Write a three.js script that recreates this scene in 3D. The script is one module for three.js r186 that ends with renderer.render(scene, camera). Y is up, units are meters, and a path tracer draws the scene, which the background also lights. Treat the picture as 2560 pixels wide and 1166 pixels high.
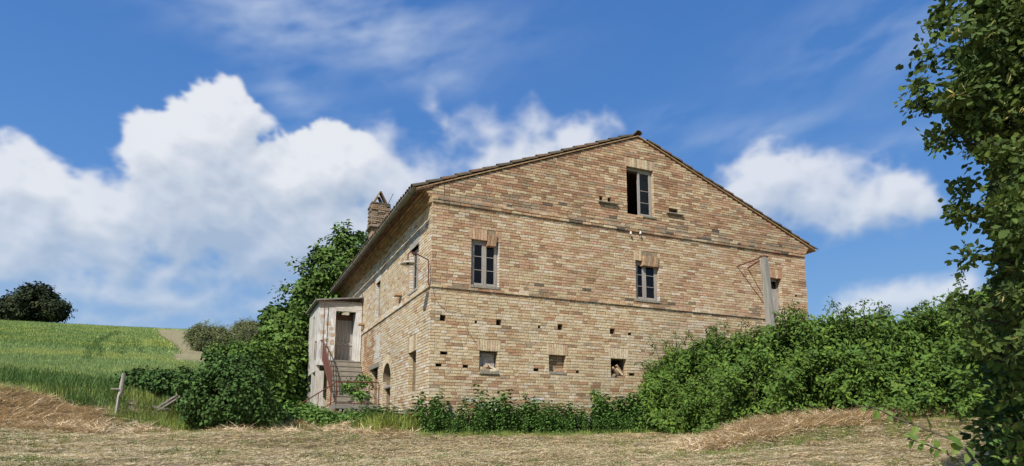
import * as THREE from 'three';
import { mergeGeometries } from 'three/addons/utils/BufferGeometryUtils.js';

// ---------------------------------------------------------------- camera, sky, sun, exposure
// World: y up, metres. The brick gable stands on the plane z = 0 (x 0 .. 13.84), the long side wall on x = 0 (z 0 .. -14.4).
const V = (x, y, z) => new THREE.Vector3(x, y, z);
const scene = new THREE.Scene();
const FPX = 1677.47, CYPX = 835.25, EYE = V(-5.0744, -0.3534, 17.1082);
const pitch = 0.158149, roll = 0.002827, yaw = 0.412607;
const fwd = V(Math.sin(yaw) * Math.cos(pitch), Math.sin(pitch), -Math.cos(yaw) * Math.cos(pitch));
const right0 = V(Math.cos(yaw), 0, Math.sin(yaw)), up0 = right0.clone().cross(fwd);
const right = right0.clone().multiplyScalar(Math.cos(roll)).addScaledVector(up0, Math.sin(roll));
const up = up0.clone().multiplyScalar(Math.cos(roll)).addScaledVector(right0, -Math.sin(roll));
const camera = new THREE.PerspectiveCamera(2 * Math.atan(CYPX / FPX) * 180 / Math.PI, 2560 / (2 * CYPX), 0.1, 3000);
camera.position.copy(EYE);
camera.quaternion.setFromRotationMatrix(new THREE.Matrix4().makeBasis(right, up, fwd.clone().negate()));
camera.setViewOffset(2560, 2 * CYPX, 0, 0, 2560, 1166);
camera.updateProjectionMatrix();
camera.updateMatrixWorld(true);

const renderer = new THREE.WebGLRenderer({ antialias: true });
renderer.toneMapping = THREE.LinearToneMapping;
renderer.toneMappingExposure = 1.15;
renderer.shadowMap.enabled = true;

const sunDir = V(-0.82, 1.0, 0.70).normalize();
const sun = new THREE.DirectionalLight(new THREE.Color(1.0, 0.945, 0.86), 4.7);
sun.position.copy(sunDir).multiplyScalar(120);
sun.castShadow = true;
sun.shadow.mapSize.set(4096, 4096);
Object.assign(sun.shadow.camera, { left: -60, right: 60, top: 60, bottom: -60, near: 1, far: 320 });
scene.add(sun, sun.target);

// ---------------------------------------------------------------- random numbers, noise, pixels to directions
function rng(seed) { let s = seed >>> 0; return () => { s = (s + 0x6d2b79f5) | 0; let t = Math.imul(s ^ (s >>> 15), 1 | s); t = (t + Math.imul(t ^ (t >>> 7), 61 | t)) ^ t; return ((t ^ (t >>> 14)) >>> 0) / 4294967296; }; }
const PERM = new Uint8Array(512); { const r = rng(77), p = [...Array(256).keys()]; for (let i = 255; i > 0; i--) { const j = Math.floor(r() * (i + 1)); [p[i], p[j]] = [p[j], p[i]]; } for (let i = 0; i < 512; i++) PERM[i] = p[i & 255]; }
const fade = (t) => t * t * t * (t * (t * 6 - 15) + 10), mix = (a, b, t) => a + (b - a) * t;
function grad(h, x, y, z) { h &= 15; const u = h < 8 ? x : y, v = h < 4 ? y : h === 12 || h === 14 ? x : z; return ((h & 1) ? -u : u) + ((h & 2) ? -v : v); }
function noise3(x, y, z) {
  const fx = Math.floor(x), fy = Math.floor(y), fz = Math.floor(z), X = fx & 255, Y = fy & 255, Z = fz & 255; x -= fx; y -= fy; z -= fz;
  const u = fade(x), v = fade(y), w = fade(z), A = PERM[X] + Y, AA = PERM[A] + Z, AB = PERM[A + 1] + Z, B = PERM[X + 1] + Y, BA = PERM[B] + Z, BB = PERM[B + 1] + Z;
  return mix(mix(mix(grad(PERM[AA], x, y, z), grad(PERM[BA], x - 1, y, z), u), mix(grad(PERM[AB], x, y - 1, z), grad(PERM[BB], x - 1, y - 1, z), u), v),
    mix(mix(grad(PERM[AA + 1], x, y, z - 1), grad(PERM[BA + 1], x - 1, y, z - 1), u), mix(grad(PERM[AB + 1], x, y - 1, z - 1), grad(PERM[BB + 1], x - 1, y - 1, z - 1), u), v), w);
}
function fbm(x, y, z, oct = 4) { let a = 0.5, s = 0; for (let i = 0; i < oct; i++) { s += a * noise3(x, y, z); x = x * 2.03 + 11.3; y = y * 2.03 + 5.1; z = z * 2.03 + 3.7; a *= 0.5; } return s; }
const clamp = (v, a = 0, b = 1) => Math.min(b, Math.max(a, v)), smooth = (a, b, x) => { const t = clamp((x - a) / (b - a)); return t * t * (3 - 2 * t); };
function table(pts, x) { if (x <= pts[0][0]) return pts[0][1]; for (let i = 1; i < pts.length; i++) if (x <= pts[i][0]) return mix(pts[i - 1][1], pts[i][1], (x - pts[i - 1][0]) / (pts[i][0] - pts[i - 1][0])); return pts[pts.length - 1][1]; }
const rayOf = (px, py) => fwd.clone().addScaledVector(right, (px - 1280) / FPX).addScaledVector(up, (CYPX - py) / FPX).normalize();
const srgb = (h) => new THREE.Color(h);
// a point D metres ahead of the photographer and R metres to the right, and back
const AH = V(Math.sin(yaw), 0, -Math.cos(yaw)), RT = V(Math.cos(yaw), 0, Math.sin(yaw));
const fromDR = (D, R) => [EYE.x + AH.x * D + RT.x * R, EYE.z + AH.z * D + RT.z * R];
const toDR = (x, z) => { const dx = x - EYE.x, dz = z - EYE.z; return [dx * AH.x + dz * AH.z, dx * RT.x + dz * RT.z]; };

// ---------------------------------------------------------------- sky: blue air with fair-weather cumulus and a little cirrus
{
  const W = 2048, H = 1536, data = new Float32Array(W * H * 4);
  const ang = (px, py) => { const d = rayOf(px, py); return [Math.atan2(d.x, -d.z), Math.asin(d.y)]; };
  const K = 1 / FPX;
  // px, py, half width, half height, strength, softness
  const puffs = [
    [545, 318, 125, 98, 1, 0], [430, 372, 105, 80, 1, 0], [612, 300, 70, 62, .8, 0], [672, 298, 34, 30, .6, .3], [520, 440, 210, 130, 1, 0], [640, 400, 160, 90, 1, 0],
    [835, 420, 120, 92, 1, 0], [900, 395, 70, 66, .9, 0], [720, 470, 190, 120, 1, 0], [960, 470, 110, 100, .75, .4], [1050, 450, 90, 70, .4, .8], [965, 335, 40, 50, .3, .8],
    [560, 540, 230, 120, 1, .1], [760, 580, 240, 120, .9, .3], [880, 640, 190, 110, .6, .6], [650, 640, 200, 110, .75, .5],
    [105, 475, 110, 76, 1, .1], [10, 440, 70, 80, .9, .2], [215, 540, 120, 90, .9, .2], [60, 590, 170, 120, .8, .4], [310, 530, 130, 95, .8, .3], [270, 620, 170, 90, .7, .5], [120, 680, 200, 70, .45, .8],
    [480, 690, 130, 50, .5, .6], [400, 745, 190, 45, .45, .8], [620, 760, 230, 40, .35, .9], [230, 790, 150, 30, .3, .9],
    [1450, 345, 84, 58, .7, .55], [1360, 385, 84, 50, .65, .65], [1340, 318, 46, 36, .35, .9], [1230, 325, 66, 40, .3, .95], [1105, 312, 44, 18, .35, .6], [1072, 268, 26, 24, .3, .8], [1270, 400, 90, 50, .6, .6],
    [1950, 435, 108, 82, .9, .45], [2010, 510, 180, 80, .75, .7], [2245, 462, 92, 62, .9, .4], [2150, 510, 130, 72, .75, .6], [2320, 485, 46, 46, .6, .5], [1870, 470, 80, 70, .7, .5],
    [2230, 770, 130, 48, .65, .6], [2350, 745, 70, 44, .55, .6], [2150, 790, 90, 40, .5, .5],
  ].map(([x, y, a, b, s, soft]) => { const [az, el] = ang(x, y); return [az, el, a * K * .82, b * K * .82, s, soft]; });
  // the same weather all round, outside the photograph's field of view
  const rr = rng(5); const [azL] = ang(-350, 500), [azR] = ang(2900, 500);
  for (let i = 0; i < 46; i++) { const t = rr(), az = azR + t * (2 * Math.PI - (azR - azL)), el = .05 + rr() * .5, s = (.5 + rr()) * 130 * K; for (let k = 0; k < 4; k++) puffs.push([az > Math.PI ? az - 2 * Math.PI : az, el + (rr() - .5) * s, s * (.6 + rr() * .7), s * (.4 + rr() * .35), .8 + .2 * rr(), rr() * .5].map((v, q) => q ? v : v + (rr() - .5) * s * 2.4)); }
  const holes = [[408, 560, 36, 60, .22], [560, 715, 120, 40, .25], [270, 400, 60, 60, .5]].map(([x, y, a, b, s]) => { const [az, el] = ang(x, y); return [az, el, a * K, b * K, s]; });
  const cirri = [[850, 55, 420, 90, .34], [620, 90, 140, 60, .14], [2200, 90, 260, 90, .2], [1900, 330, 260, 36, .2], [1680, 300, 90, 30, .16], [2240, 350, 130, 24, .18], [1130, 205, 90, 40, .12], [700, 215, 60, 40, .2], [770, 290, 120, 70, .2], [1020, 180, 120, 40, .1]]
    .map(([x, y, a, b, s]) => { const [az, el] = ang(x, y); return [az, el, a * K, b * K, s]; });
  const bins = Array.from({ length: 128 }, () => []);          // puffs by azimuth, to keep the loop short
  const wrap = (a) => a - 2 * Math.PI * Math.round(a / (2 * Math.PI));
  for (const p of puffs) { p[0] = wrap(p[0]); for (let b = 0; b < 128; b++) { const c = (b + .5) / 128 * 2 * Math.PI - Math.PI; if (Math.abs(wrap(c - p[0])) < p[2] * 2.2 + .06) bins[b].push(p); } }
  const form = (az, el) => {                                    // how much cloud, before billows; and its softness
    let c = -1, soft = .5; const b = bins[Math.min(127, Math.floor((wrap(az) + Math.PI) / (2 * Math.PI) * 128))];
    let acc = 0, sw = 1e-6, ss = 0;
    for (const p of b) { const x = wrap(az - p[0]) / p[2], y = (el - p[1]) / p[3], q = p[4] * (1.15 - Math.sqrt(x * x + y * y)); if (q > -.8) { const w = Math.exp(q * 9); acc += w; ss += w * p[5]; sw += w; } }
    if (acc > 0) { c = Math.log(acc) / 9; soft = ss / sw; }
    for (const h of holes) { const x = wrap(az - h[0]) / h[2], y = (el - h[1]) / h[3], q = h[4] * Math.exp(-(x * x + y * y)); c -= q * .8; soft = Math.min(1, soft + q * .5); }
    return [Math.min(c, .95), soft];
  };
  const bill = (d) => { let s = 0, a = .5, k = 12; for (let i = 0; i < 6; i++) { s += a * (1 - 2.2 * Math.abs(noise3(d[0] * k + i * 7, d[1] * k * 1.15, d[2] * k))); k *= 2.05; a *= .56; } return s; };
  const dirOf = (az, el) => [Math.sin(az) * Math.cos(el), Math.sin(el), -Math.cos(az) * Math.cos(el)];
  const field = (az, el) => { const d = dirOf(az, el), w = fbm(d[0] * 9, d[1] * 9, d[2] * 9, 2) * .05, [c, s] = form(az + w, el + w * .6); if (c < -.75) return [-1, s, 0]; const n = bill(d); return [c + (n - .52) * mix(.66, .6, s), s, n]; };
  const air = [[-.2, [.36, .50, .67]], [0, [.33, .50, .70]], [.1, [.235, .43, .70]], [.2, [.15, .345, .67]], [.33, [.093, .255, .60]], [.5, [.070, .205, .53]], [.62, [.060, .180, .49]], [1, [.05, .14, .40]], [1.6, [.04, .12, .36]]];
  const cl3 = (el) => { for (let i = 1; i < air.length; i++) if (el <= air[i][0]) { const t = (el - air[i - 1][0]) / (air[i][0] - air[i - 1][0]); return air[i][1].map((v, k) => mix(air[i - 1][1][k], v, t)); } return air[air.length - 1][1]; };
  for (let j = 0; j < H; j++) {
    const el = ((j + .5) / H - .5) * Math.PI, base = cl3(el);
    for (let i = 0; i < W; i++) {
      const phi = (i + .5) / W * 2 * Math.PI - Math.PI;         // equirectangular: u = atan2(z, x) / 2pi + 0.5
      const dx = Math.cos(phi) * Math.cos(el), dz = Math.sin(phi) * Math.cos(el), az = Math.atan2(dx, -dz);
      let r = base[0], g = base[1], b = base[2];
      if (el > -.06) {
        let ci = 0; for (const p of cirri) { const x = wrap(az - p[0]) / p[2], y = (el - p[1]) / p[3], q = x * x + y * y; if (q < 4) ci += p[4] * Math.exp(-q * 1.2); }
        if (el > .45) ci += .10 * smooth(.45, .9, el) * smooth(-.1, .4, fbm(az * 2, el * 6, 9, 3)) ;
        if (ci > .003) { const n = fbm(az * 7 + el * 5, el * 26 - az * 7, 2.5, 5), n2 = fbm(az * 24 + el * 10, el * 60 - az * 20, 7.5, 3); ci *= clamp(.75 + n * 2.1 + n2 * .8, 0, 1.8); r = mix(r, .62, ci); g = mix(g, .70, ci); b = mix(b, .82, ci); }
        const [f, soft] = field(az, el);
        if (f > -.4) {
          const deep = smooth(-.15, .7, form(az, el + .07)[0]) * .5 + smooth(-.1, .75, form(az, el + .16)[0]) * .5;
          const a = smooth(-.05 - soft * .42, .17 + soft * .62, f) * mix(.94, .7, soft) * mix(1, .86, deep) * mix(.55, 1, smooth(.03, .16, el));
          if (a > 0) {
            const [f2] = field(az - .02, el + .034), [f3] = field(az - .007, el + .012);
            const lit = clamp(.68 - deep * .52 + (f - f2) * .4 + (f - f3) * .5, 0, 1);
            const cr = mix(.42, .80, lit), cg = mix(.50, .815, lit), cb = mix(.61, .85, lit);
            r = mix(r, cr, a); g = mix(g, cg, a); b = mix(b, cb, a);
          }
        }
        const hz = .62 * Math.exp(-Math.max(el, 0) / .13); r = mix(r, .38, hz); g = mix(g, .51, hz); b = mix(b, .69, hz);
      }
      const o = (j * W + i) * 4; data[o] = r * .92; data[o + 1] = g * .92; data[o + 2] = b * .92; data[o + 3] = 1;
    }
  }
  const t = new THREE.DataTexture(data, W, H, THREE.RGBAFormat, THREE.FloatType);
  t.mapping = THREE.EquirectangularReflectionMapping; t.magFilter = t.minFilter = THREE.LinearFilter; t.wrapS = THREE.RepeatWrapping; t.needsUpdate = true;
  scene.background = t; scene.environment = t;
}

// ---------------------------------------------------------------- helpers: names, tags, textures, geometry
const taken = new Map();
const numbered = (n) => { const k = taken.get(n) ?? 0; taken.set(n, k + 1); return k ? n + '_' + String(k).padStart(3, '0') : n; };
function tag(o, label, category, group) { o.userData.label = label; o.userData.category = category; if (group) o.userData.group = group; return o; }
function add(o, name) { o.name = numbered(name); scene.add(o); return o; }
function thing(name, label, category, pos = [0, 0, 0], turn = 0, group) { const g = new THREE.Group(); add(g, name); g.position.set(...pos); g.rotation.y = turn; return tag(g, label, category, group); }
function part(name, geo, mat, parent) { const g = Array.isArray(geo) ? mergeGeometries(geo.map((q) => (q.index ? q.toNonIndexed() : q))) : geo; const m = new THREE.Mesh(g, mat); m.name = name; m.castShadow = m.receiveShadow = true; parent.add(m); return m; }
const subgroup = (name, parent, pos = [0, 0, 0], turn = 0) => { const g = new THREE.Group(); g.name = name; g.position.set(...pos); g.rotation.y = turn; parent.add(g); return g; };
const bx = (x0, x1, y0, y1, z0, z1) => { const g = new THREE.BoxGeometry(x1 - x0, y1 - y0, z1 - z0); g.translate((x0 + x1) / 2, (y0 + y1) / 2, (z0 + z1) / 2); return g; };
const tube = (pts, r, seg = 8, n) => new THREE.TubeGeometry(new THREE.CatmullRomCurve3(pts.map((p) => V(...p)), false, 'catmullrom', .2), n ?? Math.max(4, pts.length * 4), r, seg, false);
const bar = (a, b, r, seg = 8, r2 = r) => { const A = V(...a), B = V(...b), g = new THREE.CylinderGeometry(r2, r, A.distanceTo(B), seg); g.translate(0, A.distanceTo(B) / 2, 0); g.applyQuaternion(new THREE.Quaternion().setFromUnitVectors(V(0, 1, 0), B.clone().sub(A).normalize())); g.translate(A.x, A.y, A.z); return g; };
// grey grain around 1 to multiply a base colour, with matching relief
function grainTex(size, seed, fn, rep = 1) {
  const d = new Uint8Array(size * size * 4);
  for (let j = 0; j < size; j++) for (let i = 0; i < size; i++) { const v = fn(i / size, j / size), o = (j * size + i) * 4; for (let k = 0; k < 3; k++) d[o + k] = clamp((Array.isArray(v) ? v[k] : v) * 255, 0, 255); d[o + 3] = 255; }
  const t = new THREE.DataTexture(d, size, size); t.wrapS = t.wrapT = THREE.RepeatWrapping; t.magFilter = THREE.LinearFilter; t.minFilter = THREE.LinearMipmapLinearFilter; t.generateMipmaps = true; t.repeat.set(rep, rep); t.needsUpdate = true; return t;
}
// noise that repeats over the unit square
const tile = (u, v, k, s, oct = 4) => { const a = u * 2 * Math.PI, b = v * 2 * Math.PI, q = k / (2 * Math.PI); return fbm(Math.cos(a) * q + s, Math.sin(a) * q + Math.cos(b) * q + s * 2, Math.sin(b) * q + s * 3, oct); };
const asColor = (t) => { const c = t.clone(); c.colorSpace = THREE.SRGBColorSpace; c.needsUpdate = true; return c; };
const clayTex = grainTex(256, 1, (u, v) => .9 + tile(u, v, 26, 3) * .34 + tile(u, v, 7, 8, 3) * .22 - (tile(u, v, 60, 5, 2) > .33 ? .22 : 0));
const clayBump = grainTex(256, 2, (u, v) => .55 + tile(u, v, 30, 3) * .7 - (tile(u, v, 60, 5, 2) > .33 ? .3 : 0));
const woodTex = grainTex(256, 3, (u, v) => .82 + fbm(u * 34, Math.sin(v * 6.283) * .6, Math.cos(v * 6.283) * .6 + 3, 4) * .75);
const plasterTex = grainTex(256, 4, (u, v) => .9 + tile(u, v, 9, 12, 5) * .3 + tile(u, v, 3, 21, 3) * .16);
const mat = (color, o = {}) => new THREE.MeshStandardMaterial({ color: color.isColor ? color : Array.isArray(color) ? new THREE.Color().setRGB(...color) : srgb(color), roughness: .9, metalness: 0, ...o });
const clayMap = asColor(clayTex), woodMap = asColor(woodTex), plasterMap = asColor(plasterTex);
const M = {
  wood: mat('#bdb4a9', { map: woodMap, bumpMap: woodTex, bumpScale: .004 }), woodBrown: mat('#75543f', { map: woodMap, bumpMap: woodTex, bumpScale: .004 }), woodPale: mat('#b7aea4', { map: woodMap, bumpMap: woodTex, bumpScale: .004 }), board: mat('#9b8176', { map: woodMap, bumpMap: woodTex, bumpScale: .003 }),
  plaster: mat('#cfc9be', { map: plasterMap, bumpMap: plasterTex, bumpScale: .006 }), plasterGrey: mat('#aaa69d', { map: plasterMap, bumpMap: plasterTex, bumpScale: .006 }), white: mat('#dedbd5', { map: plasterMap, bumpMap: plasterTex, bumpScale: .004 }),
  concrete: mat('#8f8a80', { map: plasterMap, bumpMap: plasterTex, bumpScale: .006 }), step: mat('#9c9486', { map: plasterMap, bumpMap: plasterTex, bumpScale: .006 }), stone: mat('#96907f', { map: clayMap, bumpMap: clayBump, bumpScale: .01 }),
  rust: mat('#6e3a28', { map: clayMap, roughness: .8 }), redRail: mat('#70453a', { map: clayMap, roughness: .75 }), iron: mat('#3a2f2a', { roughness: .7, metalness: .3 }), zinc: mat('#9a978c', { roughness: .55, metalness: .35, map: plasterMap }), enamel: mat('#b9ae98', { roughness: .5, map: plasterMap }),
  mortar: mat('#98856a', { map: clayMap, bumpMap: clayBump, bumpScale: .01 }), tile: mat('#655843', { map: clayMap, bumpMap: clayBump, bumpScale: .008 }), tileB: mat('#585040', { map: clayMap, bumpMap: clayBump, bumpScale: .008 }), tileC: mat('#745b45', { map: clayMap, bumpMap: clayBump, bumpScale: .008 }),
  deck: mat('#b0906a', { map: clayMap, bumpMap: clayBump, bumpScale: .006 }), block: mat('#c9b096', { map: clayMap, bumpMap: clayBump, bumpScale: .006 }), inner: mat('#9a9186'), cloth: mat('#b9bfca', { roughness: .95 }), ceramic: mat('#e6e3dc', { roughness: .3 }), pvc: mat('#cdd3da', { roughness: .5 }),
  glass: new THREE.MeshPhysicalMaterial({ color: 0x8f9a9a, roughness: .06, transmission: 1, thickness: 0, ior: 1.5, specularIntensity: .5 }),
};

// ---------------------------------------------------------------- the ground: mown slope, bank, rising field, far crest
const CREST = [[-1.6, .125], [-.763, .139], [-.61, .1428], [-.477, .1463], [-.3, .14], [-.1, .12], [.2, .08], [.5, .04], [1, .02]];
const FG = [[-40, -4.2], [0, -1.95], [5, -1.6], [12, -.79], [15, -.49], [17.5, -.27], [19.5, -.07], [24, .25]];
const RHO_C = 132;
const nearRect = (x, z, x0, x1, z0, z1) => Math.hypot(Math.max(x0 - x, 0, x - x1), Math.max(z0 - z, 0, z - z1));
function groundY(x, z) {
  const [D, R] = toDR(x, z), rho = Math.hypot(D, R), t = D > .5 ? R / D : (R < 0 ? -2 : 2);
  const e = (table(CREST, clamp(t, -1.6, 1.2)) + .003 - .047 * 20 / RHO_C) / (1 - 20 / RHO_C), fieldAt = (r) => EYE.y + e * r - (e - .047) * 20 - (r > RHO_C - 20 ? .0022 * Math.min(r - RHO_C + 20, 200) ** 2 * .55 : 0);
  const s = D > 0 ? rho : -rho * .4;
  let fg = table(FG, s) + .25 * smooth(.2, .5, t) * smooth(8, 13, s) + fbm(x * .35, z * .35, 2, 3) * .16 + fbm(x * 2.1, z * 2.1, 6, 3) * .07;
  let h;
  if (D <= 2) h = fg;
  else {
    const wl = smooth(-.28, -.5, t), bank = smooth(19.3, 21.3, rho + fbm(x * .4, z * .4, 8, 2) * 1.2);
    const L = mix(fg, fieldAt(Math.max(rho, 20)), bank), H = mix(fg, fieldAt(Math.max(rho, 20)), smooth(19, 30, rho));
    h = mix(H, L, wl);
    h += .3 * smooth(.27, .37, t) * smooth(13.2, 15.2, rho + fbm(x * .5, z * .5, 4, 2) * 1.5) * smooth(40, 22, rho);
  }
  const d = nearRect(x, z, -4.2, 14, -15, .2), plat = Math.max(0, -z - 4) * .09 - .2;
  h = mix(h, plat, smooth(3, .3, d));
  if (rho > 260) h = Math.min(h, mix(h, -14, smooth(260, 500, rho)));
  return h;
}
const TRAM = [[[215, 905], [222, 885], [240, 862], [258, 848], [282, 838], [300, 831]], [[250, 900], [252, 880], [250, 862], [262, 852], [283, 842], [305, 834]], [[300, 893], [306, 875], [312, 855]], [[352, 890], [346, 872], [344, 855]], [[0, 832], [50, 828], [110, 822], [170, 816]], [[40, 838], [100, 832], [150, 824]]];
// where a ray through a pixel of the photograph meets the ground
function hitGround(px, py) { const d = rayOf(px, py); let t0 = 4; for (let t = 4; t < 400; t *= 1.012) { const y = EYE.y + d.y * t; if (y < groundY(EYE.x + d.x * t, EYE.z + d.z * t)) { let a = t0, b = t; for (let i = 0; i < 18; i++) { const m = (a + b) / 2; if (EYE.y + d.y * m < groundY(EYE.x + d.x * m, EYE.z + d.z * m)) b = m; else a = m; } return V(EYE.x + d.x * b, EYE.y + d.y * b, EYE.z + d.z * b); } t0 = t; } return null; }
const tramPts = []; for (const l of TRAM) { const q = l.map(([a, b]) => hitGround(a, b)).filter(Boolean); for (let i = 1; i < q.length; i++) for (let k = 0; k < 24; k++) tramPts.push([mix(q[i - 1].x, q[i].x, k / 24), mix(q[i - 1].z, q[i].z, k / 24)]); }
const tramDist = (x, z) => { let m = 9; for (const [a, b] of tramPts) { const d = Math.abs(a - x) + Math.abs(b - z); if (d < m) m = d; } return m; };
const inField = (x, z) => { const [D, R] = toDR(x, z), rho = Math.hypot(D, R); return D > 3 && R / D < -.2 && rho + fbm(x * .4, z * .4, 8, 2) * 1.2 > 20.9; };
const stubble = (x, z) => { const [D, R] = toDR(x, z), rho = Math.hypot(D, R), t = R / D; return D > 3 && rho > 37 && rho < RHO_C - 14 && t > -.54 + smooth(90, 38, rho) * .03 && t < -.25; };
function groundColor(x, z) {
  const [D, R] = toDR(x, z), rho = Math.hypot(D, R), n = fbm(x * .5, z * .5, 1, 4), n2 = fbm(x * 1.9, z * 1.9, 5, 3), n3 = fbm(x * .16, z * .16, 9, 3);
  if (inField(x, z) && rho > 21.8) {
    if (stubble(x, z)) return [.37 + n * .15, .32 + n * .12, .16];
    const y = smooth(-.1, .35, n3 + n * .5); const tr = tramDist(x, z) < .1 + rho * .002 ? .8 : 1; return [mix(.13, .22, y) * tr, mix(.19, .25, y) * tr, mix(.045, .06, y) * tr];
  }
  let c = [.48 + n2 * .2, .395 + n2 * .17, .24 + n2 * .1];
  const bank = smooth(18.2, 19.5, rho) * (R / D < -.5 ? 1 : 0); c = c.map((v, k) => mix(v, [.42, .35, .23][k] * (1 + n2 * .5), bank));
  const g = smooth(.06, .3, n + n2 * .6 + .1 * smooth(-.4, -.7, R / Math.max(D, 1))) * .7 * (1 - bank * .5); c = c.map((v, k) => mix(v, [.12, .16, .045][k], g));
  if (rho + n * 16 > 34) c = [.13 + n2 * .04, .17 + n2 * .05, .05];
  return c;
}
{
  const az = []; for (let a = -180; a < 180;) { az.push(a); a += a >= -46 && a < 46 ? .3 : 3; } const nA = az.length;
  const rad = [0.3]; while (rad[rad.length - 1] < 2500) { const r = rad[rad.length - 1]; rad.push(r + (r < 9 ? .5 : r < 26 ? .17 : r * .022)); }
  const pos = [], col = [], uv = [], idx = [];
  for (const r of rad) for (const a of az) { const q = yaw + a * Math.PI / 180, x = EYE.x + Math.sin(q) * r, z = EYE.z - Math.cos(q) * r; pos.push(x, groundY(x, z), z); col.push(...groundColor(x, z)); uv.push(x / 2.4, z / 2.4); }
  for (let i = 0; i < rad.length - 1; i++) for (let k = 0; k < nA; k++) { const a = i * nA + k, b = i * nA + (k + 1) % nA, c = a + nA, d = b + nA; idx.push(a, b, c, b, d, c); }
  const g = new THREE.BufferGeometry(); g.setAttribute('position', new THREE.Float32BufferAttribute(pos, 3)); g.setAttribute('color', new THREE.Float32BufferAttribute(col, 3)); g.setAttribute('uv', new THREE.Float32BufferAttribute(uv, 2)); g.setIndex(idx); g.computeVertexNormals();
  const soil = grainTex(512, 9, (u, v) => .86 + tile(u, v, 40, 2, 4) * .6 + tile(u, v, 11, 6, 3) * .3), soilB = grainTex(512, 9, (u, v) => .5 + tile(u, v, 46, 2, 4) * .8);
  const m = new THREE.Mesh(g, new THREE.MeshStandardMaterial({ vertexColors: true, map: asColor(soil), bumpMap: soilB, bumpScale: .02, roughness: 1 }));
  m.receiveShadow = m.castShadow = true; m.userData.kind = 'structure'; m.userData.label = 'sloping ground with mown dry grass rising into the field'; add(m, 'ground');
}

// ---------------------------------------------------------------- the farmhouse
const HL = 3.75, PR = .0828, LEN = 13.84, DEP = 14.4, HU = HL + 29 * PR, JT = .011;
const snap = (v) => HL + Math.round((v - HL) / PR) * PR;
const roofL = (x) => 6.56 + .4017 * (x + .19), roofR = (x) => 9.38 - .3901 * (x - 6.83), roofY = (x) => Math.min(roofL(x), roofR(x));
const house = thing('farmhouse', 'abandoned two-storey brick farmhouse with a tiled gable roof', 'farmhouse');
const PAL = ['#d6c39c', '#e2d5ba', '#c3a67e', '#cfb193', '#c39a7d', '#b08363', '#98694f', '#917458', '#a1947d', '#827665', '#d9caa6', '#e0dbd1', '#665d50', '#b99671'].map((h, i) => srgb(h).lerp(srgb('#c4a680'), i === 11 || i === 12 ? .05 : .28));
const brickMats = PAL.map((c) => mat(c, { map: clayMap, bumpMap: clayBump, bumpScale: .006 }));
const batchMat = new THREE.MeshStandardMaterial({ vertexColors: true, map: clayMap, bumpMap: clayBump, bumpScale: .006, roughness: .92 });
class Batch {
  constructor() { this.p = []; this.n = []; this.u = []; this.c = []; }
  quad(a, b, c, d, out, col, uvs) {
    const n = V(...b.map((v, i) => v - a[i])).cross(V(...d.map((v, i) => v - a[i]))).normalize(); let o = [0, 1, 2, 0, 2, 3]; if (n.dot(out) < 0) { n.negate(); o = [0, 2, 1, 0, 3, 2]; }
    const q = [a, b, c, d]; for (const i of o) { this.p.push(...q[i]); this.n.push(n.x, n.y, n.z); this.u.push(...uvs[i]); if (col) this.c.push(col.r, col.g, col.b); }
  }
  // a brick with broken edges: centre frame o + u*U + v*V + n*N
  brick(fr, u0, u1, v0, v1, n0, n1, b, col, r) {
    const P = (u, v, n) => [fr.o.x + fr.u.x * u + fr.v.x * v + fr.n.x * n, fr.o.y + fr.u.y * u + fr.v.y * v + fr.n.y * n, fr.o.z + fr.u.z * u + fr.v.z * v + fr.n.z * n];
    const C = [[u0, v0], [u1, v0], [u1, v1], [u0, v1]], s = [[1, 1], [-1, 1], [-1, -1], [1, -1]], ju = () => (r() - .5) * .006;
    const mid = C.map(([u, v]) => [u, v]), fr4 = C.map(([u, v], i) => { const bb = b * (.6 + r() * 1.1); return [u + s[i][0] * bb, v + s[i][1] * bb * .8, n1 + ju()]; });
    const t0 = r() * 3, t1 = r() * 3, uvf = (u, v) => [t0 + (u - u0) * 1.6, t1 + (v - v0) * 1.6];
    const F = fr4.map(([u, v, n]) => P(u, v, n)), Md = mid.map(([u, v]) => P(u, v, n1 - b)), K = mid.map(([u, v]) => P(u, v, n0));
    this.quad(...F, fr.n, col, fr4.map(([u, v]) => uvf(u, v)));
    for (let i = 0; i < 4; i++) { const j = (i + 1) % 4, out = V(0, 0, 0).addScaledVector(fr.u, [0, 1, 0, -1][i]).addScaledVector(fr.v, [-1, 0, 1, 0][i]); const q = [uvf(...mid[i]), uvf(...mid[j]), uvf(...mid[j]), uvf(...mid[i])];
      this.quad(Md[i], Md[j], F[j], F[i], out.clone().add(fr.n), col, q); this.quad(K[i], K[j], Md[j], Md[i], out, col, q); }
  }
  geo() { const g = new THREE.BufferGeometry(); g.setAttribute('position', new THREE.Float32BufferAttribute(this.p, 3)); g.setAttribute('normal', new THREE.Float32BufferAttribute(this.n, 3)); g.setAttribute('uv', new THREE.Float32BufferAttribute(this.u, 2)); if (this.c.length) g.setAttribute('color', new THREE.Float32BufferAttribute(this.c, 3)); return g; }
}
const frFront = { o: V(0, 0, 0), u: V(1, 0, 0), v: V(0, 1, 0), n: V(0, 0, 1), turn: 0 };
const frSide = { o: V(0, 0, 0), u: V(0, 0, -1), v: V(0, 1, 0), n: V(-1, 0, 0), turn: -Math.PI / 2 };
const frEast = { o: V(LEN, 0, 0), u: V(0, 0, -1), v: V(0, 1, 0), n: V(1, 0, 0), turn: Math.PI / 2 };
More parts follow.
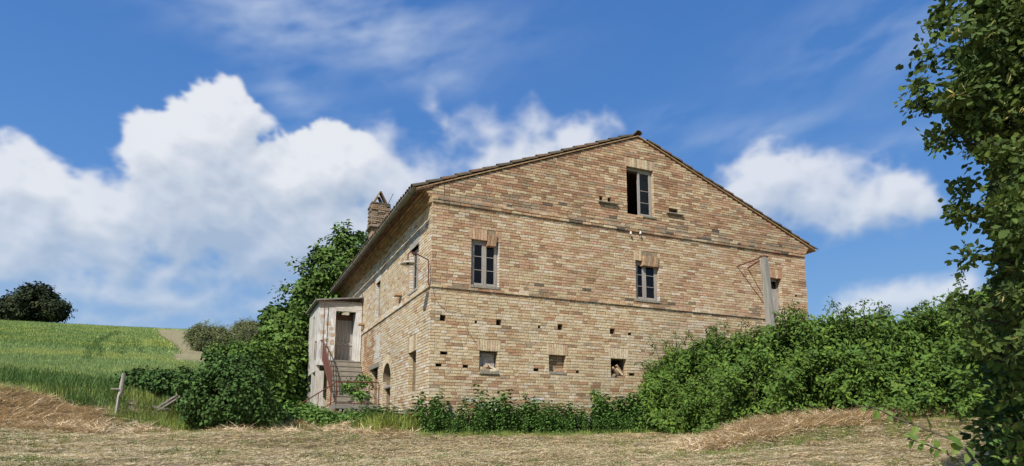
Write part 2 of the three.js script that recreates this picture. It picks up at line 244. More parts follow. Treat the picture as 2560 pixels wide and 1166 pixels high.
// openings: u0, u1, v0, v1 on each wall; lintels sit above
const FW = { attic: [6.37, 7.40, 6.72, 8.33], left: [1.17, 2.01, 3.95, 5.27], mid: [6.63, 7.50, 3.97, 5.28], right: [11.84, 12.66, 3.99, 5.28], cell1: [1.44, 2.0, 1.52, 2.10], cell2: [3.58, 4.14, 1.60, 2.11], cell3: [5.65, 6.21, 1.54, 2.12] };
const SW = { near: [1.27, 2.2, 3.98, 5.3], far: [6.25, 6.95, 3.97, 5.33], low: [1.27, 2.12, 1.05, 2.2], arch: [4.25, 5.41, -.3, 1.57], small: [6.2, 7.35, -.3, 2.2] };
for (const w of [...Object.values(FW), ...Object.values(SW)]) { w[2] = snap(w[2]); w[3] = snap(w[3]); }
const up1 = (w, h, e = .06) => [w[0] - e, w[1] + e, w[3], snap(w[3] + h)];
const FL = { attic: up1(FW.attic, .34), left: up1(FW.left, .36), mid: up1(FW.mid, .36), right: up1(FW.right, .36), cell1: up1(FW.cell1, .37), cell2: up1(FW.cell2, .37), cell3: up1(FW.cell3, .37) };
const SL = { near: up1(SW.near, .42), far: up1(SW.far, .25, .05), low: up1(SW.low, .5), small: [6.02, 7.5, SW.small[3], snap(SW.small[3] + .165)] };
const sq = (x, y, w, h) => [x - w / 2, x + w / 2, snap(y - h / 2), snap(y - h / 2) + Math.max(1, Math.round(h / PR)) * PR];
const putlogs = [[.37, 2.92, .16, .16], [1.33, 2.87, .07, .08], [2.01, 2.9, .15, .16], [3.27, 2.84, .08, .08], [3.95, 2.89, .16, .16], [5.73, 2.89, .17, .16], [6.35, 2.85, .12, .08], [13.3, 4.66, .1, .08], [.42, 1.97, .21, .08], [.28, 1.67, .17, .08], [1.04, 1.67, .16, .08], [3.17, 1.65, .16, .08], [4.51, 1.64, .1, .08], [6.39, 1.63, .2, .08], [5.41, 7.07, .12, .165], [5.71, 7.07, .12, .165], [8.15, 7.07, .36, .165], [9.6, 6.75, .06, .08]].map((q) => sq(...q));
const crack = [[.335, .352, HU + 2 * PR, 6.72]];
const arch = { c: 4.83, s: SW.arch[3], r: .58 };
const blockF = [...Object.values(FW), ...Object.values(FL), ...putlogs, ...crack], blockS = [SW.near, SW.far, SW.low, SW.small, SL.near, SL.far, SL.low, SL.small];
const pick = (r, ws) => { let t = 0; for (const w of ws) t += w[1]; t *= r; for (const w of ws) { t -= w[1]; if (t <= 0) return w[0]; } return ws[0][0]; };
function frontTone(u, v, r) {
  const n = fbm(u * .55, v * .75, 3, 3), n2 = fbm(u * 1.6, v * 2.2, 8, 3), q = r();
  if (v > HU - .02) {
    const edge = smooth(HU + .75, HU + .05, v) * smooth(-.12, .2, n2 + .08);
    if (q < edge * .75) return pick(r(), [[9, 3], [8, 3], [12, 1.2], [7, 1]]);
    const d = smooth(-.25, .25, n2); return pick(r(), [[0, 2.2], [2, 2.2], [10, 1], [3, 1.6], [4, 1.2], [5, 1.7 + d * 1.6], [6, .9 + d], [7, 1.3 + d], [8, .9], [13, 1.6]]);
  }
  if (v > HL - .02) {
    const st = smooth(HL + .45, HL + .1, v) * smooth(.02, .22, n2) ; if (q < st * .8) return pick(r(), [[9, 2], [12, 1], [7, 2], [8, 1]]);
    const d = smooth(-.2, .25, n + .25 * smooth(2.4, 0, u)); return pick(r(), [[0, 2.8], [1, 1.2], [2, 2], [3, 3.2], [4, 1.1 + d * 1.4], [5, .3 + d * 1.2], [6, .08 + d * .3], [7, d * .8], [13, 1.3], [10, 1]]);
  }
  if (v < .85 && fbm(u * 1.1, v * 3, 17, 3) > .06 + (v - .3) * .5 && u > .4 && u < 5.2) return 11;
  const lo = smooth(1.7, 1, v), red = smooth(.02, .3, n2) * (.5 + lo);
  return pick(r(), [[10, 4.2], [0, 3.4], [1, 2], [2, 1.7], [3, .7 + red], [5, .3 + red * 1.2], [6, .12 + red * .9], [13, 1.2 + red], [8, .35 + lo * .4], [7, .2 + lo * .5]]);
}
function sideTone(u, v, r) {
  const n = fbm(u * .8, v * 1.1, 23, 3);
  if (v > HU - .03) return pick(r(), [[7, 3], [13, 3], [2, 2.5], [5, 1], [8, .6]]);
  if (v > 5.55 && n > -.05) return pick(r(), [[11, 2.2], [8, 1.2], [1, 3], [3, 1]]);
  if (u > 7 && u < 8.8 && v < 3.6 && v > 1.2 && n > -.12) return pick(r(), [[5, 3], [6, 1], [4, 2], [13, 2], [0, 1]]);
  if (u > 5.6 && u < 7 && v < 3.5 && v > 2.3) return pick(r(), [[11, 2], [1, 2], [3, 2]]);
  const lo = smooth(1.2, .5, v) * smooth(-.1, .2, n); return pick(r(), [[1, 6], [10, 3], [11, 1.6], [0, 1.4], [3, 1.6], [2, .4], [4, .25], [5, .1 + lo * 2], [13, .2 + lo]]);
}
const bricks = [];
function lay(fr, wall, k0, k1, bounds, blocks, tone, proudOf, seed, extra) {
  const r = rng(seed);
  for (let k = k0; k < k1; k++) {
    const v0 = HL + k * PR, v1 = v0 + PR, [a, b] = bounds(v0, v1); if (b - a < .08) continue;
    let free = [[a, b]];
    const cut = [...blocks.filter((q) => Math.min(v1, q[3]) - Math.max(v0, q[2]) > PR * .5).map((q) => [q[0], q[1]]), ...(extra ? extra((v0 + v1) / 2) : [])];
    for (const [c, d] of cut) free = free.flatMap(([p, q]) => (d <= p || c >= q ? [[p, q]] : [[p, Math.min(q, c)], [Math.max(p, d), q]].filter(([s, t]) => t - s > .02)));
    for (const [p, q] of free) {
      let u = p, odd = (k & 1) === 0 ? r() < .75 : r() < .25;
      while (u < q - .02) {
        let l = (odd ? .155 : .31) * (.93 + r() * .16) ; odd = r() < .3 ? !odd : false; if (q - u - l < .09) l = q - u > .42 ? (q - u) / 2 : q - u;
        const w = fbm(u * .6, v0 * .9, 31, 2) * .012, e = u + l, edge0 = u === p ? 0 : JT / 2, edge1 = e >= q - .001 ? 0 : JT / 2;
        bricks.push({ fr, wall, u0: u + edge0, u1: Math.min(e, q) - edge1, v0: v0 + JT * .45 + w, v1: v1 - JT * .45 + w + (r() - .5) * .004, n0: -.03, n1: proudOf(k, u) + (r() - .5) * .007 - (r() < .03 ? .006 : 0), tone: tone((u + e) / 2, v0, r), s: Math.floor(r() * 1e9) });
        u = e;
      }
    }
  }
}
const kBase = Math.floor((-.35 - HL) / PR), kTop = 70;
const courseProud = (k) => (k === 0 ? .045 : k === 29 ? .05 : k === 30 ? .06 : k > 30 ? .012 : 0);
lay(frFront, 'gable', kBase, kTop, (v0, v1) => [v1 > roofL(0) ? Math.max(0, (v1 - 6.56) / .4017 - .19) : 0, v1 > roofR(LEN) ? Math.min(LEN, 6.83 + (9.38 - v1) / .3901) : LEN], blockF, frontTone, courseProud, 11);
const archExtra = (v) => { if (v > arch.s + .86) return []; const h = v < arch.s ? .58 : Math.sqrt(Math.max(0, .86 ** 2 - (v - arch.s) ** 2)); return h > .02 ? [[arch.c - h, arch.c + h]] : []; };
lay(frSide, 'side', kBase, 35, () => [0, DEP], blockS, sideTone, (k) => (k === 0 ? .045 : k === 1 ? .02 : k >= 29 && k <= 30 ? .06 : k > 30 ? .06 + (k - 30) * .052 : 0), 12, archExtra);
lay(frEast, 'side', 29, 35, () => [0, DEP], [], sideTone, (k) => (k > 30 ? .06 + (k - 30) * .052 : .05), 13);
// wall cores with the openings cut through
const rectPath = ([a, b, c, d]) => { const p = new THREE.Path(); p.moveTo(a, c); p.lineTo(b, c); p.lineTo(b, d); p.lineTo(a, d); p.closePath(); return p; };
const inset = .014;
const fs = new THREE.Shape([[inset, -.6], [LEN - inset, -.6], [LEN - inset, roofR(LEN) - .02], [6.83, 9.36], [inset, roofL(0) - .02]].map(([a, b]) => new THREE.Vector2(a, b)));
for (const w of [...Object.values(FW), ...putlogs]) fs.holes.push(rectPath(w));
const gw = new THREE.ExtrudeGeometry(fs, { depth: .44, bevelEnabled: false }); gw.translate(0, 0, -.44 - inset);
const gable = part('gable_wall', gw, M.mortar, house);
const ss = new THREE.Shape([[.46, -.6], [DEP, -.6], [DEP, 6.55], [.46, 6.55]].map(([a, b]) => new THREE.Vector2(a, b)));
for (const w of [SW.near, SW.far, SW.low]) ss.holes.push(rectPath(w));
ss.holes.push(rectPath(SW.small)); { const p = new THREE.Path(); p.moveTo(arch.c - arch.r, -.3); p.lineTo(arch.c + arch.r, -.3); p.lineTo(arch.c + arch.r, arch.s); p.absarc(arch.c, arch.s, arch.r, 0, Math.PI, false); p.closePath(); ss.holes.push(p); }
const sg = new THREE.ExtrudeGeometry(ss, { depth: .44, bevelEnabled: false, curveSegments: 10 });
sg.applyMatrix4(new THREE.Matrix4().makeBasis(V(0, 0, -1), V(0, 1, 0), V(1, 0, 0))); sg.translate(inset, 0, 0);
const side = part('side_wall', sg, M.mortar, house);
part('side_wall', [bx(LEN - .45, LEN - inset, -.6, 6.55, -DEP, -.46)], batchMatPlain(), house); part('rear_wall', [bx(.46, LEN - .46, -.6, 6.9, -DEP, -DEP + .4)], batchMatPlain(), house);
{ const s = new THREE.Shape([[.02, 6.4], [LEN - .02, 6.4], [LEN - .02, roofR(LEN) - .02], [6.83, 9.36], [.02, roofL(0) - .02]].map(([a, b]) => new THREE.Vector2(a, b))), g = new THREE.ExtrudeGeometry(s, { depth: .3, bevelEnabled: false }); g.translate(0, 0, -DEP + .05); part('rear_gable', g, batchMatPlain(), house); }
part('floor_slab', [bx(.46, LEN - .46, 2.75, 2.95, -DEP + .4, -.46)], M.inner, house); part('attic_floor', [bx(.46, LEN - .46, 6.0, 6.2, -DEP + .4, -.46)], M.inner, house);
function batchMatPlain() { return M.plainBrick ??= mat('#b1916b', { map: clayMap, bumpMap: clayBump, bumpScale: .01 }); }
// the 300 bricks that show largest become parts of their own, the rest one piece of brickwork per wall
{
  for (const b of bricks) { const p = b.fr.o.clone().addScaledVector(b.fr.u, (b.u0 + b.u1) / 2).addScaledVector(b.fr.v, (b.v0 + b.v1) / 2), d = p.clone().sub(EYE); b.show = b.fr === frEast || p.y < .5 ? 0 : (b.u1 - b.u0) * (b.v1 - b.v0) * Math.abs(d.clone().normalize().dot(b.fr.n)) / d.lengthSq(); }
  const order = [...bricks].sort((a, b) => b.show - a.show), single = new Set(order.slice(0, 300));
  const r = rng(99), unit = [0, 1, 2, 3].map(() => { const q = new Batch(), f = { o: V(0, 0, 0), u: V(1 / .3, 0, 0), v: V(0, 1 / .072, 0), n: V(0, 0, 1 / .03) }; q.brick(f, -.15, .15, -.036, .036, 0, .03, .006, null, r); return q.geo(); });
  unit.forEach((g) => { g.computeVertexNormals(); });
  const bat = { gable: new Batch(), side: new Batch() };
  for (const b of bricks) {
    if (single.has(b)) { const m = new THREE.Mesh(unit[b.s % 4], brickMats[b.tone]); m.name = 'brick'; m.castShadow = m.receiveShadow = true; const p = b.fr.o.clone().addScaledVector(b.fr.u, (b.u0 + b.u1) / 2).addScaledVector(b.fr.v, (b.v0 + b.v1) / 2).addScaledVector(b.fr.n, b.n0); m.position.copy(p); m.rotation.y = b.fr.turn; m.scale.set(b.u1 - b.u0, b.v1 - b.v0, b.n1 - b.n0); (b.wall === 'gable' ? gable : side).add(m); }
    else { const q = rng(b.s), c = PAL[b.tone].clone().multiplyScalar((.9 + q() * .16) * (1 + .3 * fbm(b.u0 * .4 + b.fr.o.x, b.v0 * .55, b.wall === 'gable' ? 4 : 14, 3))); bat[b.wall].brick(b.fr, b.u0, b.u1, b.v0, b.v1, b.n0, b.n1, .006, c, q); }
  }
  for (const k of ['gable', 'side']) { const m = part('brickwork', bat[k].geo(), batchMat, k === 'gable' ? gable : side); m.userData.kind = 'stuff'; }
}
// flat arches of upright bricks over the openings
const tmpR = rng(401);
function lintel(fr, [a, b, c, d], n, dropped = [], tones = [0, 2, 3, 4, 13, 10], name = 'lintel') {
  const g = subgroup(name, house), w = (b - a) / n;
  for (let i = 0; i < n; i++) {
    const q = new Batch(), t = tones[Math.floor(tmpR() * tones.length)], mid = (i + .5) / n - .5, dr = dropped.includes(i), x = a + (i + .5) * w, y = dr ? c - .13 : c, lean = mid * .09;
    const f = { o: fr.o.clone().addScaledVector(fr.u, x).addScaledVector(fr.v, y), u: fr.u, v: fr.v.clone().addScaledVector(fr.u, lean + (dr ? .12 : 0)), n: fr.n };
    q.brick(f, -w / 2 + .004, w / 2 - .004, dr ? -.02 : .004, d - c - (dr ? .02 : .004) - tmpR() * .015, -.16, (dr ? .045 : .004) + tmpR() * .006, .006, null, tmpR);
    part('brick', q.geo(), brickMats[dr ? [7, 8, 6, 13][i % 4] : t], g);
  }
  part('core', (() => { const q = new Batch(); q.brick(fr, a + .002, b - .002, c + .004, d - .003, -.44, -.05, .002, null, tmpR); return q.geo(); })(), M.mortar, g);
}
lintel(frFront, FL.attic, 12, [], [0, 2, 3, 4, 10, 8]); lintel(frFront, FL.left, 11, [6, 7, 8], [3, 4, 3, 13]); lintel(frFront, FL.mid, 10, [3, 4, 5, 6, 7, 8], [10, 0, 3]); lintel(frFront, FL.right, 9, [], [4, 3, 5, 0]);
lintel(frFront, FL.cell1, 9, [], [10, 0, 10, 3]); lintel(frFront, FL.cell2, 9, [], [10, 3, 4, 0]); lintel(frFront, FL.cell3, 9, [], [10, 0, 1]);
lintel(frSide, SL.low, 8, [], [1, 10, 8]);
{ // arched head of the side door
  const g = subgroup('door_arch', house); for (let i = 0; i < 15; i++) { const a0 = Math.PI * i / 15, q = new Batch(), am = a0 + Math.PI / 30, f = { o: V(0, 0, 0), u: V(0, 0, -1), v: V(0, 1, 0), n: V(-1, 0, 0) };
    f.o = V(0, arch.s + Math.sin(am) * arch.r, -(arch.c + Math.cos(am) * arch.r)); f.v = V(0, Math.sin(am), -Math.cos(am)); f.u = V(0, Math.cos(am), Math.sin(am));
    q.brick(f, -.062, .062, 0, .285, -.3, .004, .006, null, tmpR); part('brick', q.geo(), brickMats[[1, 10, 0, 1][i % 4]], g); } }
part('lintel', [bx(-.012, .3, SL.near[2], SL.near[3], -SL.near[1], -SL.near[0])], M.plasterGrey, house); part('lintel', [bx(-.012, .3, SL.far[2], SL.far[3], -SL.far[1], -SL.far[0])], M.plaster, house); part('lintel', [bx(-.05, .3, SL.small[2], SL.small[3], -SL.small[1], -SL.small[0])], M.stone, house);
part('render_patch', [bx(-.014, .0, HU - .5, HU - .02, -2.5, -1.1), bx(-.013, .0, 2.6, 3.3, -6.5, -5.9)].slice(0, 0).concat([bx(-.016, .02, 2.5, 3.35, -6.6, -6.05)]), M.plaster, house);
// brick reveals on the jambs that face the photographer
{
  const r = rng(52), q = new Batch(), jamb = (x0, y0, y1, face, tones, plaster) => { for (let v = y0; v < y1 - .02; v += PR) { const f = face === 'front' ? { o: V(x0, 0, 0), u: V(0, 0, -1), v: V(0, 1, 0), n: V(-1, 0, 0) } : { o: V(0, 0, -x0), u: V(1, 0, 0), v: V(0, 1, 0), n: V(0, 0, 1) }; q.brick(f, .004, .15 + r() * .02, v + .005, Math.min(v + PR, y1) - .005, -.01, .008 + r() * .006, .005, PAL[tones[Math.floor(r() * tones.length)]], r); } };
  jamb(FW.attic[1], FW.attic[2], FW.attic[3], 'front', [1, 0, 10, 3, 5]); jamb(FW.mid[1], FW.mid[2], FW.mid[3], 'front', [11, 1, 3, 11]); jamb(FW.left[1], FW.left[2], FW.left[3], 'front', [11, 11, 1]); jamb(FW.right[1], FW.right[2], FW.right[3], 'front', [3, 1, 0]);
  for (const k of ['cell1', 'cell2', 'cell3']) jamb(FW[k][1], FW[k][2], FW[k][3], 'front', [0, 10]);
  for (const k of ['low', 'small']) jamb(SW[k][1], SW[k][2] < 0 ? -.2 : SW[k][2], SW[k][3], 'side', [10, 1, 0]);
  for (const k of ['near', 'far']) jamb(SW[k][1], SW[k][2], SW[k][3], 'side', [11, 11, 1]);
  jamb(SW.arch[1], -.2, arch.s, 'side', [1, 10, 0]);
  const m = part('jamb_bricks', q.geo(), batchMat, house); m.userData.kind = 'stuff';
}
// windows: a Group in each opening, local +z out of the wall
function opening(fr, w, name) { const g = subgroup(name, house, [0, 0, 0], fr.turn); g.position.copy(fr.o).addScaledVector(fr.u, (w[0] + w[1]) / 2).addScaledVector(fr.v, w[2]); return [g, (w[1] - w[0]) / 2, w[3] - w[2]]; }
function casement(fr, w, o = {}) {
  const [g, h, H] = opening(fr, w, 'window'), z = -.11, T = .045;
  part('frame', [bx(-h, -h + .05, 0, H, z - .06, z), bx(h - .05, h, 0, H, z - .06, z), bx(-h + .05, h - .05, H - .06, H, z - .06, z), bx(-h + .05, h - .05, 0, .04, z - .06, z)], o.mat ?? M.wood, g);
  const leaf = (x0, x1, turn, content) => {
    const L = x1 - x0, hinge = turn < 0 ? x0 : x0, s = new THREE.Group(); s.name = 'sash'; s.position.set(hinge, .04, z + .012); s.rotation.y = turn; g.add(s); const hh = H - .1;
    const bars = [bx(0, T + .02, 0, hh, -T, 0), bx(L - T - .025, L, 0, hh, -T, 0), bx(T + .02, L - T - .025, 0, .06, -T, 0), bx(T + .02, L - T - .025, hh - .06, hh, -T, 0)];
    for (const f of o.muntins ?? [.36, .68]) bars.push(bx(T + .02, L - T - .025, hh * f - .008, hh * f + .008, -T + .008, -.008));
    const sub = bars.map((b) => b.translate(s.position.x, s.position.y, s.position.z));
    if (turn) { g.remove(s); for (const b of sub) { b.translate(-hinge, 0, -s.position.z); b.rotateY(turn); b.translate(hinge, 0, s.position.z); } } else g.remove(s);
    part('sash', sub, o.mat ?? M.wood, g);
    if (content !== 'open') { const p = bx(x0 + T, x1 - T, .08, H - .1, z - .018, z - .014); if (turn) { p.translate(-hinge, 0, -z); p.rotateY(turn); p.translate(hinge, 0, z); } part('pane', p, M.glass, g); }
    if (content === 'boards') for (let i = 0; i < 3; i++) { const a = mix(x0 + T, x1 - T, i / 3), b = mix(x0 + T, x1 - T, (i + 1) / 3); part('shutter_board', [bx(a + .003, b - .003, .06, H - .17, z - .07, z - .045)], M.board, g); }
    if (content === 'curtain') { const c = new THREE.PlaneGeometry(x1 - x0 - .08, H * .76, 24, 8), p = c.attributes.position; for (let i = 0; i < p.count; i++) p.setZ(i, Math.sin(p.getX(i) * 60) * .014 + Math.sin(p.getX(i) * 23 + p.getY(i)) * .012); c.translate((x0 + x1) / 2, H * .43, z - .12); c.computeVertexNormals(); part('curtain', c, M.cloth, g); }
  };
  leaf(-h + .05, o.split ?? 0, o.turnL ?? 0, o.left ?? 'glass'); leaf(o.split ?? 0, h - .05, 0, o.right ?? 'glass');
  return g;
}
casement(frFront, FW.left); casement(frFront, FW.mid, { right: 'boards', split: -.06 }); casement(frFront, FW.attic, { right: 'curtain', turnL: 1.9, left: 'glass', split: -.02, muntins: [.3, .57] });
{ const [g, h, H] = opening(frFront, FW.right, 'window'); for (let i = 0; i < 4; i++) part('shutter_board', [bx(-h + i * h / 2 + .004, -h + (i + 1) * h / 2 - .004, .02, H - .34, -.2, -.17)], M.wood, g); part('frame', [bx(-h, -h + .05, 0, H, -.26, -.205), bx(h - .05, h, 0, H, -.26, -.205), bx(-h + .05, h - .05, H - .06, H, -.26, -.205)], M.wood, g); part('pane', bx(-h + .05, h - .05, H - .34, H - .06, -.24, -.236), M.glass, g); }
casement(frSide, SW.near, { mat: M.woodPale }); casement(frSide, SW.far, {});
{ // barred window with old boards inside, low on the side wall
  const [g, h, H] = opening(frSide, SW.low, 'window'); for (let i = 0; i < 5; i++) part('board', [bx(-h + .02 + i * h * .39, -h + .02 + (i + 1) * h * .39 - .02, 0, H - .1 * (i % 2), -.26, -.235)], M.woodBrown, g);
}
const sill = (fr, w, m, e = .07, t = .05, n = .07) => { const q = new Batch(); q.brick(fr, w[0] - e, w[1] + e, w[2] - t, w[2] + .012, -.24, n, .008, null, tmpR); part('sill', q.geo(), m, house); };
sill(frFront, FW.left, M.stone, .02, .07, .035); sill(frFront, FW.mid, M.stone, .03, .07, .03); sill(frFront, FW.right, M.stone, .03, .06, .03); sill(frFront, [6.95, 7.42, FW.attic[2]], M.stone, .02, .06, .05); sill(frFront, FW.cell1, M.stone, .0, .06, .045); sill(frFront, FW.cell2, M.stone, .0, .06, .01);
sill(frSide, SW.near, M.plasterGrey, .03, .06, .03);
// ledges under the dovecote holes and on the side wall
for (const [a, b, y] of [[5.30, 5.60, 6.985], [5.61, 6.0, 6.985], [7.86, 8.5, 6.985]]) { const q = new Batch(); q.brick(frFront, a, b, y - .05, y - .012, -.1, .11, .01, null, tmpR); part('ledge', q.geo(), M.stone, house); }
for (const [u, y] of [[3.05, 4.18], [8.85, 4.16]]) { const q = new Batch(); q.brick(frSide, u, u + .3, y - .06, y + .01, -.1, .2, .008, null, tmpR); part('ledge', q.geo(), brickMats[13], house); }
// what closes the three small cellar openings
{ const [g, h, H] = opening(frFront, FW.cell1, 'cellar_window'); part('panel', [bx(-h + .03, h - .03, .0, H - .02, -.25, -.22)], M.plasterGrey, g); part('batten', [bx(-h + .12, h - .12, H - .13, H - .06, -.219, -.19)], M.wood, g); }
{ const [g, h, H] = opening(frFront, FW.cell2, 'cellar_window'); const r = rng(9); for (let k = 0; k < 6; k++) for (let i = 0; i < 2; i++) { const q = new Batch(), s = (k % 2 ? .06 : -.05), a = i ? s : -h, b = i ? h : s; q.brick({ o: V(0, 0, 0), u: V(1, 0, 0), v: V(0, 1, 0), n: V(0, 0, 1) }, a + .006, b - .006, k * .083 + .004, k * .083 + .077, -.3, -.2 + r() * .01, .006, null, r); part('brick', q.geo(), brickMats[[0, 8, 2, 7][(k + i) % 4]], g); } }
// doors on the side wall
{ const [g, h] = opening(frSide, SW.arch, 'door'); for (let i = 0; i < 6; i++) part('plank', [bx(-h + .02 + i * h / 3, -h + .01 + (i + 1) * h / 3, 0, arch.s + .2, -.3, -.27)], i % 3 ? M.woodBrown : M.wood, g); part('transom', [bx(-h, h, arch.s - .02 + .1, arch.s + .17, -.26, -.06)], M.woodPale, g); }
{ const [g, h, H] = opening(frSide, SW.small, 'door'); for (let i = 0; i < 5; i++) part('plank', [bx(-h + .02 + i * h * .4, -h + .01 + (i + 1) * h * .4, 0, H, -.34, -.31)], M.wood, g); }

// roof: two slopes of flat clay slabs under barrel tiles
{
  const roof = subgroup('roof', house);
  const slope = (x0, y0, x1, y1, th, z0, z1) => { const s = new THREE.Shape([[x0, y0], [x1, y1], [x1, y1 + th], [x0, y0 + th]].map(([a, b]) => new THREE.Vector2(a, b))), g = new THREE.ExtrudeGeometry(s, { depth: z1 - z0, bevelEnabled: false }); g.translate(0, 0, z0); return g; };
  part('roof_deck', slope(-.52, roofL(-.52), 6.83, 9.38, .03, -DEP - .05, .055), M.deck, roof); part('roof_deck', slope(6.832, 9.38, 14.38, roofR(14.38), .03, -DEP - .05, .055), M.deck, roof);
  const coppo = (() => { const q = new Batch(), N = 7, L = .5, out = (s, r) => Array.from({ length: N + 1 }, (_, i) => { const a = Math.PI * i / N; return [Math.cos(a) * r, Math.sin(a) * r, s]; }); const A = out(0, .105), B = out(L, .082), a = out(0, .09), b = out(L, .067);
    const uvs = (i) => [[i * .05, 0], [i * .05 + .05, 0], [i * .05 + .05, .5], [i * .05, .5]];
    for (let i = 0; i < N; i++) { const m = V(A[i][0] + A[i + 1][0], A[i][1] + A[i + 1][1], 0); q.quad(A[i], A[i + 1], B[i + 1], B[i], m, null, uvs(i)); q.quad(a[i], a[i + 1], b[i + 1], b[i], m.clone().negate(), null, uvs(i)); q.quad(A[i], A[i + 1], a[i + 1], a[i], V(0, 0, -1), null, uvs(i)); }
    q.quad(A[0], a[0], b[0], B[0], V(0, -1, 0), null, uvs(0)); q.quad(A[N], a[N], b[N], B[N], V(0, -1, 0), null, uvs(0)); return q.geo(); })();
  const r = rng(31), rest = [], mats = [M.tile, M.tileB, M.tileC];
  const placeTiles = (xe, ye, dir, len, sl) => {
    const n = Math.floor(len / .455), cols = Math.floor((DEP + .1) / .215);
    for (let c = 0; c < cols; c++) for (let i = 0; i < n; i++) {
      const s = i * .455, m = new THREE.Matrix4(), along = V(dir * Math.cos(sl), Math.sin(sl), 0), zc = -.03 - c * .215 + (r() - .5) * .02;
      const nrm = V(-dir * Math.sin(sl), Math.cos(sl), 0), ax = along.clone().applyAxisAngle(V(0, 0, 1), -dir * .035 + (r() - .5) * .02).normalize(), ny = V(0, 0, 0).crossVectors(ax, V(0, 0, dir > 0 ? 1 : -1)).normalize(); if (ny.y < 0) ny.negate();
      const xx = new THREE.Vector3().crossVectors(ny, ax); m.makeBasis(xx, ny, ax); const p = V(xe, ye, 0).addScaledVector(along, s + (r() - .5) * .03).addScaledVector(nrm, .06 + (r() - .5) * .012); m.setPosition(p.x, p.y, zc);
      if (c === 0 || (i === 0 && dir > 0)) { const o = new THREE.Mesh(coppo, mats[Math.floor(r() * 3)]); o.name = 'tile'; o.castShadow = o.receiveShadow = true; o.applyMatrix4(m); roof.add(o); } else rest.push(coppo.clone().applyMatrix4(m));
    }
  };
  placeTiles(-.56, roofL(-.56) + .02, 1, Math.hypot(7.39, 2.97), Math.atan(.4017)); placeTiles(14.44, roofR(14.44) + .02, -1, Math.hypot(7.61, 2.97), Math.atan(.3901));
  const st = part('tile_field', mergeGeometries(rest), M.tile, roof); st.userData.kind = 'stuff';
  for (let i = 0; i < 30; i++) { const o = new THREE.Mesh(coppo, mats[i % 3]); o.name = 'ridge_tile'; o.castShadow = o.receiveShadow = true; o.position.set(6.83, 9.455 + (i % 2) * .006, .1 - i * .47); o.rotation.set(-.03, Math.PI, 0); o.scale.set(1.25, 1.1, 1.05); roof.add(o); }
  part('soffit', slope(-.5, roofL(-.5) - .05, .0, roofL(0) - .05, .046, -DEP, .05), M.woodBrown, roof);
  // chimney
  const ch = subgroup('chimney', house), cr = rng(71), x0 = .06, x1 = .82, z0 = -9.35, z1 = -8.62, q = new Batch();
  part('stack', [bx(x0 + .06, x1 - .06, 6.5, 8.05, z0 + .06, z1 - .06)], batchMatPlain(), ch);
  part('collar', [bx(x0 - .06, x1 + .06, 8.04, 8.09, z0 - .06, z1 + .06)], M.stone, ch);
  part('chimney_core', [bx(x0 + .03, x1 - .03, 8.09, 9.08, z0 + .03, z1 - .03)], M.mortar, ch);
  for (let k = 0; k < 12; k++) { const y = 8.095 + k * .083, tones = [7, 9, 12, 8, 9, 7];
    for (const [f, L] of [[{ o: V(x0, 0, z1), u: V(1, 0, 0), v: V(0, 1, 0), n: V(0, 0, 1) }, x1 - x0], [{ o: V(x0, 0, z0), u: V(0, 0, 1), v: V(0, 1, 0), n: V(-1, 0, 0) }, z1 - z0], [{ o: V(x1, 0, z0), u: V(0, 0, 1), v: V(0, 1, 0), n: V(1, 0, 0) }, z1 - z0]]) { let u = 0; while (u < L - .02) { let l = .2 + cr() * .16; if (L - u - l < .1) l = L - u; const b = new Batch(); b.brick(f, u + .006, u + l - .006, y + .006, y + .077, -.05, (cr() - .4) * .05, .014, null, cr); part('brick', b.geo(), brickMats[tones[Math.floor(cr() * 6)]], ch); u += l; } } }
  for (const s of [-1, 1]) { const g = new THREE.BoxGeometry(.045, .62, .3); g.rotateZ(s * .5); g.translate((x0 + x1) / 2 + s * .16 - .02, 9.32, (z0 + z1) / 2 + .12); part('cap_slab', g, s < 0 ? M.deck : M.tileC, ch); const g2 = new THREE.BoxGeometry(.05, .5, .22); g2.rotateZ(s * .5); g2.translate((x0 + x1) / 2 + s * .14 - .02, 9.27, (z0 + z1) / 2 - .2); part('cap_slab', g2, M.tileC, ch); }
  part('rod', bar([x1 - .12, 9.0, z1 - .1], [x1 + .1, 9.55, z1 - .05], .012, 6), M.iron, ch);
}
// gutter with its straps
{
  const g = subgroup('gutter', house), half = new THREE.CylinderGeometry(.085, .085, DEP + .3, 14, 1, true, Math.PI / 2, Math.PI); half.rotateX(Math.PI / 2);
  const inn = new THREE.CylinderGeometry(.081, .081, DEP + .3, 14, 1, true, Math.PI / 2, Math.PI); inn.rotateX(Math.PI / 2);
  for (const q of [half, inn]) { q.rotateZ(0); q.translate(-.6, 6.33, -DEP / 2 + .1); }
  part('trough', [half, inn], M.zinc, g);
  const rg = new THREE.TorusGeometry(.092, .012, 6, 14, Math.PI * 1.1); rg.rotateZ(Math.PI * .95);
  for (let z = .05; z > -DEP; z -= 1.35) part('strap', rg.clone().translate(-.6, 6.335, z), M.iron, g);
}

